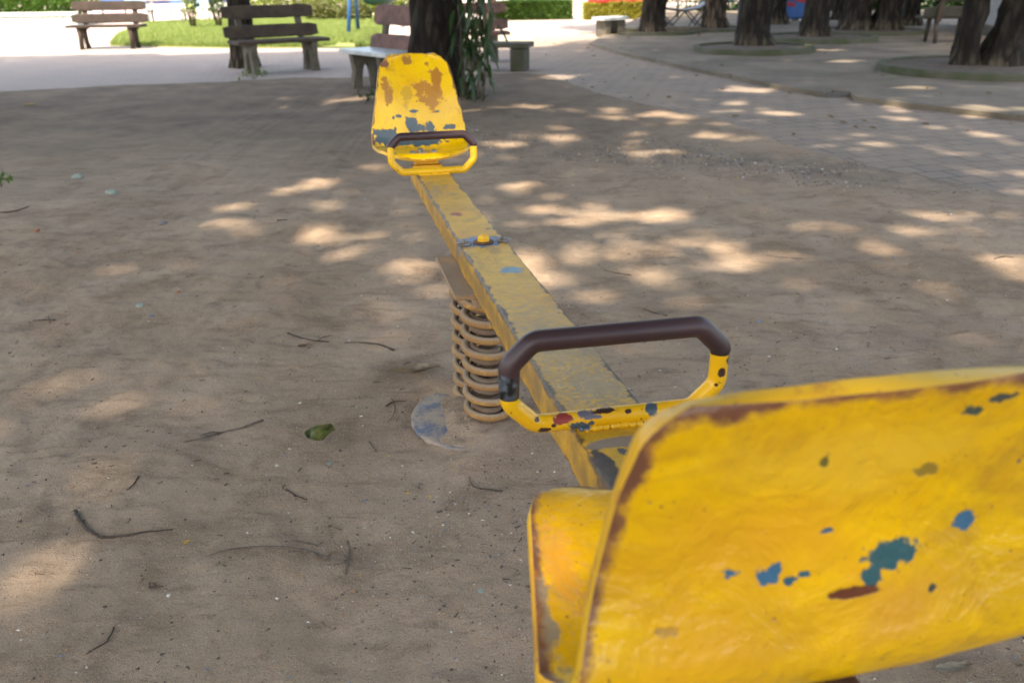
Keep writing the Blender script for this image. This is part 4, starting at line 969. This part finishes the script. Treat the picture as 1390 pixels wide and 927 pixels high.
M_DARKST = simple('mossy_dark_stone', (0.10, 0.092, 0.078), 0.92, col2=(0.055, 0.06, 0.034), sc=4, bsc=30, bump=0.5, bdist=0.01)
stone_bench(G(672, 96), R(-14), 1.10, 0.42, 0.40, 'dark mossy stone bench without a back, right of the leafy climber', M_DARKST)
stone_bench(G(828, 50), R(35), 0.75, 0.42, 0.42, 'small stone bench with pale top in the bright distance', M_CONC, M_PALE)
# low kerb stone between the small bench and the trunk, block right of the trunk
m = MB(); m.box((0, 0, 0.08), (1.3, 0.22, 0.16)); o = m.build('kerb_stone', M_KERB); o.location = G(858, 49); tag(o, 'low dark kerb stone between the small stone bench and the trunk', 'kerb')
m = MB(); m.box((0, 0, 0.10), (0.85, 0.30, 0.20)); o = m.build('kerb_stone', M_CONC); o.location = G(925, 49); tag(o, 'pale kerb block under the grey sling chair', 'kerb')
# lump of broken concrete at the hole in the slab edge
m = stone_mesh(77, 0.17, 0.35); o = m.build('concrete_lump', simple('dark_broken_concrete', (0.10, 0.09, 0.08), 0.95, sc=9, bump=0.6, bsc=50)); o.location = G(1137, 132); o.scale = (1.3, 0.6, 0.8); tag(o, 'dark broken concrete lump in the gap of the slab edge', 'rubble')

# ------------------------------------------------------------------ planting
def blob_leaves(n, fn, L, W, rg, droop=0.6):
    P = fn(rg, n); return leaf_arrays(P, L, W, rg, droop)
M_G1 = leafmat('mid_green_leaves', (0.05, 0.12, 0.02), (0.11, 0.21, 0.04), (0.10, 0.22, 0.03)); M_G2 = leafmat('lime_leaves', (0.17, 0.27, 0.06), (0.30, 0.34, 0.10), (0.28, 0.36, 0.08))
M_G3 = leafmat('dark_green_leaves', (0.02, 0.055, 0.018), (0.045, 0.095, 0.03), (0.03, 0.08, 0.02)); M_G4 = leafmat('yellow_green_leaves', (0.30, 0.33, 0.04), (0.42, 0.36, 0.08), (0.4, 0.4, 0.06))
M_OLV = leafmat('clipped_olive_leaves', (0.13, 0.15, 0.05), (0.20, 0.19, 0.08), (0.15, 0.2, 0.04)); M_RED = leafmat('red_petals', (0.55, 0.02, 0.03), (0.7, 0.08, 0.08), (0.6, 0.05, 0.05), 0.5)
M_STEM = simple('plant_stem', (0.10, 0.075, 0.045), 0.9)
def bush(name, p, rx, ry, h, n, mat, label, cat='bush', group=None, boxy=False, leaf=0.10, rz=0.0, flowers=0):
    e = empty(name, (p.x, p.y, p.z), label, cat, group, rz); rg = np.random.default_rng(int(abs(p.x*131+p.y*17))+1)
    def fn(rg, n):
        if boxy:
            P = np.stack([(rg.random(n)*2-1)*rx, (rg.random(n)*2-1)*ry, rg.random(n)*h], 1)
            s = rg.integers(0, 3, n); P[s == 0, 1] = -ry*(1-0.12*rg.random((s == 0).sum())); P[s == 1, 2] = h*(1-0.12*rg.random((s == 1).sum()))
            P[:, 2] += 0.10*fbm(P[:, 0], P[:, 1], 1.6, 3, 3)*(P[:, 2]/h); P[:, 1] += 0.12*fbm(P[:, 0], P[:, 2], 1.8, 3, 4); return P
        th = rg.random(n)*6.283; ph = np.arccos(1-rg.random(n)*1.25); r = 0.72+0.3*rg.random(n)
        r *= 1+0.22*fbm(th*1.3, ph*2, 1.5, 3, 2)
        return np.stack([rx*r*np.sin(ph)*np.cos(th), ry*r*np.sin(ph)*np.sin(th), np.maximum(0.02, h*0.35+h*0.65*r*np.cos(ph))], 1)
    V, F = leaf_arrays(fn(rg, n), leaf, leaf*0.5, rg, 0.7); npmesh('foliage', V, F, mat, e)
    m = MB()
    for k in range(7 if not boxy else 12):
        x0 = (random.random()-.5)*rx*(1.7 if boxy else 0.5); y0 = (random.random()-.5)*ry*0.6
        m.tube([(x0, y0, 0), (x0*1.1, y0*1.4, h*0.45), (x0*1.3+random.uniform(-.1, .1), y0*1.8, h*0.85)], [0.016, 0.012, 0.006], 6)
    m.build('stems', M_STEM, e)
    if flowers:
        V, F = leaf_arrays(np.stack([(rg.random(flowers)*2-1)*rx*0.9, -ry*rg.random(flowers), h*(0.95+0.2*rg.random(flowers))], 1), 0.11, 0.09, rg, 0.8); npmesh('flowers', V, F, M_RED, e)
    return e
def up(p, z=0.0): return Vector((p.x, p.y, z))
def span(xa, xb_, py): a, b = G(xa, py), G(xb_, py); return Vector(((a.x+b.x)/2, (a.y+b.y)/2, 0)), abs(b.x-a.x)/2
c, hw = span(670, 778, 28); bush('hedge', c + Vector((0, 0.5, 0)), hw, 0.5, 0.55, 9000, M_G1, 'low mid-green clipped hedge beyond the sunny path', 'hedge', boxy=True, leaf=0.12)
c, hw = span(792, 905, 27.5); bush('hedge', c + Vector((0, 0.6, 0)), hw, 0.5, 0.50, 8000, M_G4, 'yellow-green hedge topped with red flowers beyond the small bench', 'hedge', boxy=True, leaf=0.12, flowers=500)
for (xa, xb_, py, h, mt, lb) in ((412, 452, 31, 0.55, M_OLV, 'rounded clipped bush left of the blue swing pole'), (455, 500, 31, 0.55, M_OLV, 'rounded clipped bush right of the blue swing pole')):
    c, hw = span(xa, xb_, py); bush('round_bush', c + Vector((0, hw, 0)), hw, hw, h*1.15, 3500, mt, lb, 'bush', 'rounded clipped bushes')
c, hw = span(330, 560, 22); bush('hedge', c + Vector((0, 3, 0)), hw, 1.0, 1.9, 14000, M_G2, 'tall bright lime shrubbery at the back of the lawn', 'shrubbery', boxy=True, leaf=0.2)
# planter with shrubs at the far left
c, hw = span(-60, 96, 37); M_PLW = simple('pale_green_white_wall', (0.42, 0.47, 0.43), 0.8, col2=(0.30, 0.36, 0.33), sc=4)
e = empty('planter', (c.x, c.y+0.6, 0), 'long pale planter wall with capping stones at the far left', 'planter')
m = MB(); m.box((0, -0.5, 0.14), (hw*2, 0.16, 0.28)); m.box((hw-0.08, 0.3, 0.14), (0.16, 1.4, 0.28)); m.build('wall', M_PLW, e)
m = MB()
nb = 14
for k in range(nb): m.box((-hw+(k+.5)*hw*2/nb, -0.5, 0.355), (hw*2/nb-0.012, 0.24, 0.11))
m.build('capping', simple('white_capping_stone', (0.60, 0.64, 0.60), 0.7, sc=5), e)
m = MB(); m.box((-0.05, 0.35, 0.13), (hw*2-0.3, 1.3, 0.26)); m.build('soil', M_SOIL, e)
bush('planter_shrub', Vector((c.x-0.1, c.y+0.95, 0.26)), hw*0.98, 0.55, 1.3, 9000, M_G1, 'leafy green shrub filling the pale planter', 'shrub', boxy=True, leaf=0.17)
# sapling clump on the lawn
for (px, py, s, mt, lb) in ((263, 41, 0.34, M_G2, 'lime-leaved young plant standing on the lawn'), (298, 40, 0.42, M_G1, 'looser young shrub on the lawn beside the slim trunk')):
    c = G(px, py); e = empty('young_plant', up(c), lb, 'plant'); rg = np.random.default_rng(px); m = MB(); PP = []
    for k in range(7):
        a = k*0.9; top = Vector((math.cos(a)*s*0.8, math.sin(a)*s*0.6, 1.2+0.3*random.random())); m.tube([(0.05*math.cos(a), 0.05*math.sin(a), 0), top*0.5, top], [0.018, 0.012, 0.006], 6)
        for q in range(40): t = 0.35+0.65*random.random(); PP.append(top*t + Vector((random.gauss(0, .09), random.gauss(0, .09), random.gauss(0, .08))))
    m.build('stems', M_STEM, e); V, F = leaf_arrays(np.array([tuple(q) for q in PP]), 0.16, 0.07, rg, 0.6); npmesh('foliage', V, F, mt, e)
# climber with long narrow leaves beside the thick trunk
c = G(645, 134); e = empty('leafy_climber', up(c), 'climber with long narrow dark leaves hanging beside the thick trunk', 'climbing plant')
rg = np.random.default_rng(31); PP, m = [], MB()
for k in range(11):
    x0 = rg.uniform(-0.17, 0.17); pts = [(x0*0.6+0.02*math.sin(q*2+k), 0.15*rg.uniform(-1, 1), q*0.24) for q in range(8)]
    m.tube([(a + x0*0.4*math.sin(i*0.5), b*0.5, z_) for i, (a, b, z_) in enumerate(pts)], 0.007, 6)
    for q in range(16): PP.append((x0 + rg.normal()*0.05, rg.normal()*0.10, 0.06+1.75*rg.random()**0.8))
m.build('stems', M_STEM, e); PP = np.array(PP); n = len(PP)
a = rg.random(n)*6.283; dn = -0.5-0.9*rg.random(n); L_ = 0.16+0.14*rg.random(n); d = np.stack([np.cos(a)*0.75, np.sin(a)*0.75, dn], 1); d /= np.linalg.norm(d, axis=1)[:, None]
sd = np.cross(d, [0, 0, 1.0]); sd /= np.linalg.norm(sd, axis=1)[:, None]; W_ = 0.020+0.012*rg.random(n)
st = np.linspace(0, 1, 7); V = []
for q in st:
    wq = math.sin(math.pi*min(1, q*0.93+0.05))**0.8; mid = PP + d*(L_*q)[:, None] + np.array([0, 0, 1.0])*(-(L_*0.35*q*q) + 0.04*math.sin(q*3.1))[:, None]
    V += [mid - sd*(W_*wq)[:, None], mid + sd*(W_*wq)[:, None]]
V = np.stack(V, 1).reshape(-1, 3); b = np.arange(n)[:, None]*14
F = np.concatenate([b + np.array([[2*q, 2*q+1, 2*q+3, 2*q+2]]) for q in range(6)], 1).reshape(-1, 4); npmesh('leaves', V, F, M_G3, e)
# branch with dark leaves reaching in at the left edge, and weeds below it
def spray(name, p, label, n, L, W, mat, h, sp, cat, seed):
    e = empty(name, p, label, cat); rg = np.random.default_rng(seed); m = MB(); PP = []
    for k in range(max(3, n//6)):
        a = rg.random()*6.28; top = np.array([math.cos(a)*sp, math.sin(a)*sp, h*rg.uniform(.6, 1)]); m.tube([(0, 0, 0), tuple(top*[.3, .3, .6]), tuple(top)], [0.006*h+0.002, 0.004*h+0.001, 0.002], 5)
        for q in range(6): PP.append(top*rg.uniform(.5, 1) + rg.normal(size=3)*sp*0.15)
    m.build('stems', M_STEM, e); V, F = leaf_arrays(np.array(PP), L, W, rg, 0.8); npmesh('leaves', V, F, mat, e)
spray('bushy_plant', up(G(-62, 150)), 'dark-leaved plant whose leaf tips reach in at the top left edge', 160, 0.22, 0.07, M_G3, 1.35, 0.42, 'plant', 2)
spray('weed', up(G(2, 254)), 'small green weed at the left edge of the dirt', 24, 0.05, 0.022, M_G1, 0.09, 0.08, 'weed', 3)
spray('weed', up(G(497, 143)), 'small weed at the foot of the end-on bench', 24, 0.07, 0.03, M_G3, 0.16, 0.08, 'weed', 4)
spray('weed', up(G(345, 108)), 'low weed at the foot of the slim trunk behind the bench', 40, 0.07, 0.03, M_G1, 0.12, 0.22, 'weed', 6)

def inpoly(x, y, poly):
    r = np.zeros(len(x), bool); n = len(poly)
    for i in range(n):
        x1, y1, x2, y2 = poly[i].x, poly[i].y, poly[(i+1) % n].x, poly[(i+1) % n].y
        r ^= ((y1 > y) != (y2 > y)) & (x < (x2-x1)*(y-y1)/(y2-y1+1e-9)+x1)
    return r
# dry leaves blown over the paving and the soil of the rings
rg = np.random.default_rng(88); n = 330; lx_ = rg.uniform(-1, 12, n); ly_ = 7.5 + 19*rg.random(n)**1.1; k = (yb(lx_) < ly_-0.1); lx_, ly_ = lx_[k], ly_[k]
V, F = leaf_arrays(np.stack([lx_, ly_, np.where(inpoly(lx_, ly_, [Vector((a, b)) for a, b in poly_slab]), 0.064, 0.013)], 1), 0.075, 0.042, rg, 0.15)
tag(npmesh('leaf_litter', V, F, leafmat('dry_litter', (0.14, 0.07, 0.03), (0.30, 0.20, 0.07), (0.2, 0.1, 0.03), 0.8)), 'small dry leaves scattered over the paving under the trees', 'leaf litter', kind='stuff')
# lawn: turf sheet and blades
LW = gy((150, 63), (300, 66), (520, 66), (530, 24), (380, 24), (200, 33.5), (160, 50))
mb = MB(); mb.prism([(p.x, p.y) for p in LW], -0.03, 0.03); M_TURF = simple('turf_ground', (0.13, 0.19, 0.045), 0.95, col2=(0.20, 0.20, 0.07), sc=2.5)
t_ = mb.build('lawn', M_TURF); tag(t_, kind='structure')
rg = np.random.default_rng(12); n = 260000; lx = [p.x for p in LW]; ly = [p.y for p in LW]
bx = rg.uniform(min(lx), max(lx), n); by = min(ly) + (max(ly)-min(ly))*rg.random(n)**1.6; k = inpoly(bx, by, LW) & (fbm(bx, by, .9, 3, 4) > -0.22); bx, by = bx[k], by[k]; n = len(bx)
hh = 0.04+0.07*rg.random(n); a = rg.random(n)*6.283; wd = 0.007+0.006*rg.random(n)
V = np.stack([np.stack([bx-np.cos(a)*wd, by-np.sin(a)*wd, np.full(n, .025)], 1), np.stack([bx+np.cos(a)*wd, by+np.sin(a)*wd, np.full(n, .025)], 1), np.stack([bx+np.sin(a)*hh*0.5, by+np.cos(a)*hh*0.5, .03+hh], 1)], 1).reshape(-1, 3)
tag(npmesh('grass', V, np.arange(3*n).reshape(-1, 3), M_G2), 'bright green grass on the sunny lawn', 'grass', kind='stuff')

# pinkish paved yard beyond the lawn
c1 = gy((120, 24), (345, 24), (345, 8), (60, 8)); mb = MB(); mb.prism([(p.x, p.y) for p in c1], -0.02, 0.014); M_PINK = simple('pink_paving', (0.50, 0.38, 0.36), 0.85, sc=3); tag(mb.build('paved_yard', M_PINK), kind='structure')

# ------------------------------------------------------------------ things in the distance
M_BLUE = simple('blue_paint', (0.035, 0.13, 0.36), 0.45, sc=3); M_LBLUE = simple('light_blue_panel', (0.28, 0.50, 0.72), 0.5, sc=3, var=0.12); M_WHITE = simple('white_wall_paint', (0.74, 0.74, 0.75), 0.8, sc=2, var=0.08)
M_DGREEN = simple('dark_green_plastic', (0.008, 0.05, 0.045), 0.4); M_ORANGE = simple('orange_yellow_plastic', (0.62, 0.28, 0.03), 0.4); M_PINKP = simple('mauve_paint', (0.33, 0.20, 0.28), 0.5)
M_DSTEEL = simple('dark_steel', (0.05, 0.05, 0.055), 0.5)
# swing frame
p = G(473, 49); e = empty('swing_frame', up(p), 'playground swing frame with a slanting blue pole on the lawn', 'swing')
p2 = G(540, 46) - p
def sw(pts, r, nm, mt): m = MB(); m.tube(pts, r, 12); return m.build(nm, mt, e)
sw([(0, 0, 0), (0.18, 0.5, 2.2)], 0.05, 'pole', M_BLUE); sw([(0.05, 1.2, 0), (0.18, 0.5, 2.2)], 0.05, 'pole', M_BLUE)
sw([(2.6, 0, 0), (2.4, 0.5, 2.2)], 0.05, 'pole', M_BLUE); sw([(2.75, 1.2, 0), (2.4, 0.5, 2.2)], 0.05, 'pole', M_BLUE)
sw([(0.18, 0.5, 2.2), (2.4, 0.5, 2.2)], 0.045, 'crossbar', M_BLUE)
# spring rider with green body
p = G(518, 30); e = empty('playground_rider', up(p), 'dark green and orange playground rider beyond the end-on bench', 'playground toy')
m = MB(); m.tube([(-0.5, 0, 0.62), (-0.3, 0, 0.72), (0.2, 0, 0.72), (0.45, 0, 0.85), (0.55, 0, 1.05)], [0.10, 0.24, 0.26, 0.2, 0.10], 12); m.build('body', M_DGREEN, e)
m = MB(); m.tube([(0, 0, 0), (0, 0, 0.55)], [0.12, 0.10], 12); m.build('spring', M_ORANGE, e)
m = MB(); m.tube([(0.2, -0.25, 1.0), (0.25, 0, 1.0), (0.2, 0.25, 1.0)], 0.025, 8); m.tube([(0.25, 0, 0.9), (0.25, 0, 1.0)], 0.02, 8); m.build('handle', M_PINKP, e)
# two white stones / flower pots in front of it
for (px, py, lb) in ((524, 36, 'left one of two white rounded stones seen through the end-on bench'), (543, 40, 'right one of two white rounded stones seen through the end-on bench')):
    o = stone_mesh(px, 0.16, 0.8).build('white_stone', simple('whitewash', (0.75, 0.72, 0.70), 0.8)); q = G(px, py); q.z = 0.1; o.location = q; tag(o, lb, 'stone', 'white rounded stones')
# blue and dark low barrier and striped stall goods behind the far benches
pL, pR_ = G(140, 19), G(300, 20); e = empty('low_barrier', up(pL), 'low dark blue barrier panels behind the pale distant bench', 'barrier'); Lx = (pR_-pL).x
for k in range(6): m = MB(); m.box((Lx*(k+.5)/6, 0, 0.55), (Lx/6-0.05, 0.06, 0.8)); m.build('panel', [M_BLUE, M_LBLUE, simple('navy_paint', (0.02, 0.03, 0.12), 0.5)][k % 3], e)
for k in range(7): m = MB(); m.box((Lx*k/6, 0.0, 0.5), (0.05, 0.10, 1.05)); m.build('post', M_DSTEEL, e)
# thin post of a small tree beside the path
p = G(667, 30); e = empty('slim_tree', up(p), 'slim pale-brown trunk by the sunny path, left of the green hedge', 'tree')
m = MB(); m.tube([(0, 0, -.05), (0.02, 0, 0.6), (-0.03, 0, 1.6), (0.03, 0, 3.2)], [0.16, 0.12, 0.10, 0.06], 12, jit=.2); m.build('trunk', M_BARK2, e)
rg = np.random.default_rng(8); V, F = leaf_arrays(rg.normal(size=(1500, 3))*[.7, .7, .5] + [0, 0, 3.8], 0.2, 0.1, rg, .6); npmesh('crown', V, F, M_G1, e)
# buildings
yB = 52.0
def pxx(px, y_, z=0.6): return (px-695)/FPX*(y_*math.cos(PITCH)+(CAM_H-z)*math.sin(PITCH))
e = empty('white_building', (0, yB, 0), 'long low white building with a blue roller shutter beyond the hedges', 'building')
x0, xs0, xs1, x1 = pxx(560, yB), pxx(722, yB), pxx(757, yB), pxx(905, yB)
m = MB(); m.box(((x0+xs0)/2, 0, 1.7), (xs0-x0, 0.4, 3.4)); m.box(((xs1+x1)/2, 0, 1.7), (x1-xs1, 0.4, 3.4)); m.box(((xs0+xs1)/2, 0, 3.0), (xs1-xs0, 0.4, 0.8)); m.build('wall', M_WHITE, e)
m = MB()
for k in range(20): m.box(((xs0+xs1)/2, 0.05, 0.06+k*0.125), (xs1-xs0, 0.05, 0.115))
m.build('roller_shutter', M_BLUE, e)
for q in (776, 790, 812, 838): m = MB(); m.box((pxx(q, yB), -0.30, 1.6), (0.35, 0.2, 3.2)); m.build('pillar', simple('grey_pillar_paint', (0.50, 0.50, 0.50), 0.8), e)
m = MB(); m.box(((x0+x1)/2, 2, 3.6), (x1-x0+1, 5, 0.25)); m.build('roof', simple('red_roof_sheet', (0.25, 0.07, 0.05), 0.7), e)
for q in (690, 705): m = MB(); m.box((pxx(q, yB), -0.22, 1.6), (0.9, 0.06, 1.2)); f = m.build('window', simple('window_glass', (0.12, 0.15, 0.18), 0.15), e); m = MB(); m.box((pxx(q, yB), -0.27, 0.97), (1.0, 0.08, 0.06)); m.build('sill', M_WHITE, f)
yF = 44.0; e = empty('street_building', (0, yF+14, 0), 'pale blue-grey building row beyond the dark trunks', 'building')
xa, xz = pxx(905, yF+14), pxx(1500, yF+14)
m = MB(); m.box(((xa+xz)/2, 0, 2.4), (xz-xa, 0.4, 4.8)); m.build('wall', simple('blue_grey_wall', (0.26, 0.32, 0.38), 0.8, sc=1.5), e)
for k in range(9): m = MB(); xx = xa + (xz-xa)*(k+.5)/9; m.box((xx, -0.23, 1.5), (1.6, 0.1, 2.0)); m.build('window', M_LBLUE if k % 3 else simple('window_glass_dark', (0.05, 0.07, 0.09), 0.15), e)
# light blue stall boards
def table(px, py, w_, label, z=0.78, mt=M_LBLUE):
    e = empty('display_board', up(G(px, py)), label, 'board'); m = MB(); m.box((0, 0, z+0.35), (w_, 0.05, 0.95)); m.build('panel', mt, e)
    for sx in (-1, 1): m = MB(); m.tube([(sx*w_*0.36, 0, 0), (sx*w_*0.36, 0, z-0.1)], 0.04, 8); m.build('leg', M_DSTEEL, e)
table(990, 38, 0.62, 'light blue board on dark legs between the brown and the thick trunk')
table(866, 24, 0.9, 'light blue board behind the flowering hedge')
table(905, 26, 0.9, 'pale blue board right of the trunk by the small bench', mt=simple('pale_cyan_board', (0.5, 0.66, 0.72), 0.5))
# grey sling chair
p = G(925, 43); e = empty('sling_chair', up(p), 'reclining grey sling chair on thin crossed metal legs between two trunks', 'chair')
m = MB(); vs = []
cv = [(-0.75, 0.62), (-0.4, 0.52), (0.0, 0.47), (0.35, 0.52), (0.62, 0.68), (0.85, 0.95), (1.0, 1.3)]
for (x_, z_) in cv:
    for y_ in (-0.28, -0.1, 0.1, 0.28): vs.append((x_, y_, z_ - 0.03*(1-(y_/0.28)**2)))
m.add(vs, [[i*4+j, i*4+j+1, (i+1)*4+j+1, (i+1)*4+j] for i in range(6) for j in range(3)]); o = m.build('sling', simple('grey_sling_fabric', (0.30, 0.30, 0.33), 0.8), e)
md = o.modifiers.new('t', 'SOLIDIFY'); md.thickness = 0.03
for sy in (-0.3, 0.3):
    for pts in ([(-0.75, sy, 0.62), (-0.1, sy, 0)], [(0.05, sy, 0.5), (-0.45, sy, 0)], [(0.05, sy, 0.5), (0.5, sy, 0)], [(0.62, sy, 0.66), (0.15, sy, 0)], [(0.85, sy, 0.95), (0.8, sy, 0)]):
        m = MB(); m.tube(pts, 0.016, 8); m.build('leg', M_DSTEEL, e)
    m = MB(); m.tube([(a, sy, b) for a, b in cv], 0.018, 8); m.build('side_rail', M_DSTEEL, e)
bush('round_bush', up(G(932, 22)) + Vector((0.3, 0, 0)), 1.3, 0.9, 1.9, 3500, M_G3, 'dark green bush behind the grey sling chair', 'bush')
# blue cabinet with red and white patches
p = G(1075, 31); e = empty('drinks_cooler', up(p), 'blue cooler cabinet with red and white patches between dark trunks', 'cabinet')
m = MB(); m.box((0, 0, 0.95), (0.72, 0.6, 1.7)); m.build('body', M_BLUE, e); M_REDP = simple('red_print', (0.45, 0.03, 0.05), 0.5)
for (x_, z_, w_, h_, mt) in ((0.08, 0.62, 0.40, 0.16, M_REDP), (-0.16, 0.48, 0.20, 0.10, M_REDP), (-0.18, 1.1, 0.18, 0.2, M_REDP), (-0.2, 0.8, 0.16, 0.18, M_LBLUE), (0.2, 1.3, 0.2, 0.3, M_WHITE)):
    m = MB(); m.box((x_, -0.308, z_), (w_, 0.012, h_), ry=0.2); m.build('print', mt, e)
for sx in (-1, 1): m = MB(); m.box((sx*0.22, 0, 0.05), (0.24, 0.5, 0.1)); m.build('foot', M_WHITE, e)
# red-white-blue bits behind the trunks
p = G(1222, 26); e = empty('blue_crate', up(p, 0.0), 'small blue crate on a dark stand between two dark trunks', 'crate'); m = MB(); m.box((0, 0, 0.62), (0.5, 0.4, 0.28)); m.build('box', M_BLUE, e); m = MB(); m.box((0, 0, 0.24), (0.42, 0.34, 0.48)); m.build('stand', M_DSTEEL, e)
# corrugated wall on the right with low kerb
pa, pb = G(1373, 60), G(1700, 70); e = empty('corrugated_wall', up(pa), 'pale grey corrugated metal wall at the right edge behind the leaning trunk', 'wall')
d = pb-pa; L_ = d.length; M_COR = simple('grey_corrugated_sheet', (0.42, 0.44, 0.47), 0.5, sc=2, var=0.15); m = MB(); n = 120; vs = []
for i in range(n+1): off = 0.03*(1 if (i//2) % 2 else -1); vs += [(i*L_/n, off, 0.22), (i*L_/n, off, 2.8)]
m.add(vs, [[2*i, 2*i+2, 2*i+3, 2*i+1] for i in range(n)], False); o = m.build('sheet', M_COR, e); md = o.modifiers.new('t', 'SOLIDIFY'); md.thickness = 0.01
m = MB(); m.box((L_/2, 0, 0.10), (L_, 0.3, 0.24)); m.build('base', M_CONC, e); e.rotation_euler = (0, 0, math.atan2(d.y, d.x))
pa, pb = G(1306, 38), G(1376, 60); e = empty('corrugated_wall', up(pa), 'return side of the pale corrugated wall, seen between the two trunks', 'wall'); d = pb-pa; L_ = d.length; m = MB(); vs = []
for i in range(n+1): off = 0.03*(1 if (i//2) % 2 else -1); vs += [(i*L_/n, off, 0.22), (i*L_/n, off, 2.8)]
m.add(vs, [[2*i, 2*i+2, 2*i+3, 2*i+1] for i in range(n)], False); o = m.build('sheet', M_COR, e); md = o.modifiers.new('t', 'SOLIDIFY'); md.thickness = 0.01
m = MB(); m.box((L_/2, 0, 0.10), (L_-0.3, 0.3, 0.24)); m.build('base', M_CONC, e); e.rotation_euler = (0, 0, math.atan2(d.y, d.x))
# far boundary wall of dense shrubs closing the view
for k, (px, lb) in enumerate(((1120, 'dense dark shrubbery far behind the row of trunks'), (1270, 'dense dark shrubbery behind the slatted bench on the right'))):
    q = G(px, 14); bush('shrubbery', up(q), 5.0, 1.2, 2.6, 9000, M_G3, lb, 'shrubbery', 'dark shrubbery at the park edge', boxy=True, leaf=0.26)
q = G(0, 8); bush('shrubbery', Vector((q.x-2, q.y+2, 0)), 14, 1.5, 3.0, 14000, M_G1, 'tall green shrubbery far off at the upper left', 'shrubbery', boxy=True, leaf=0.34)
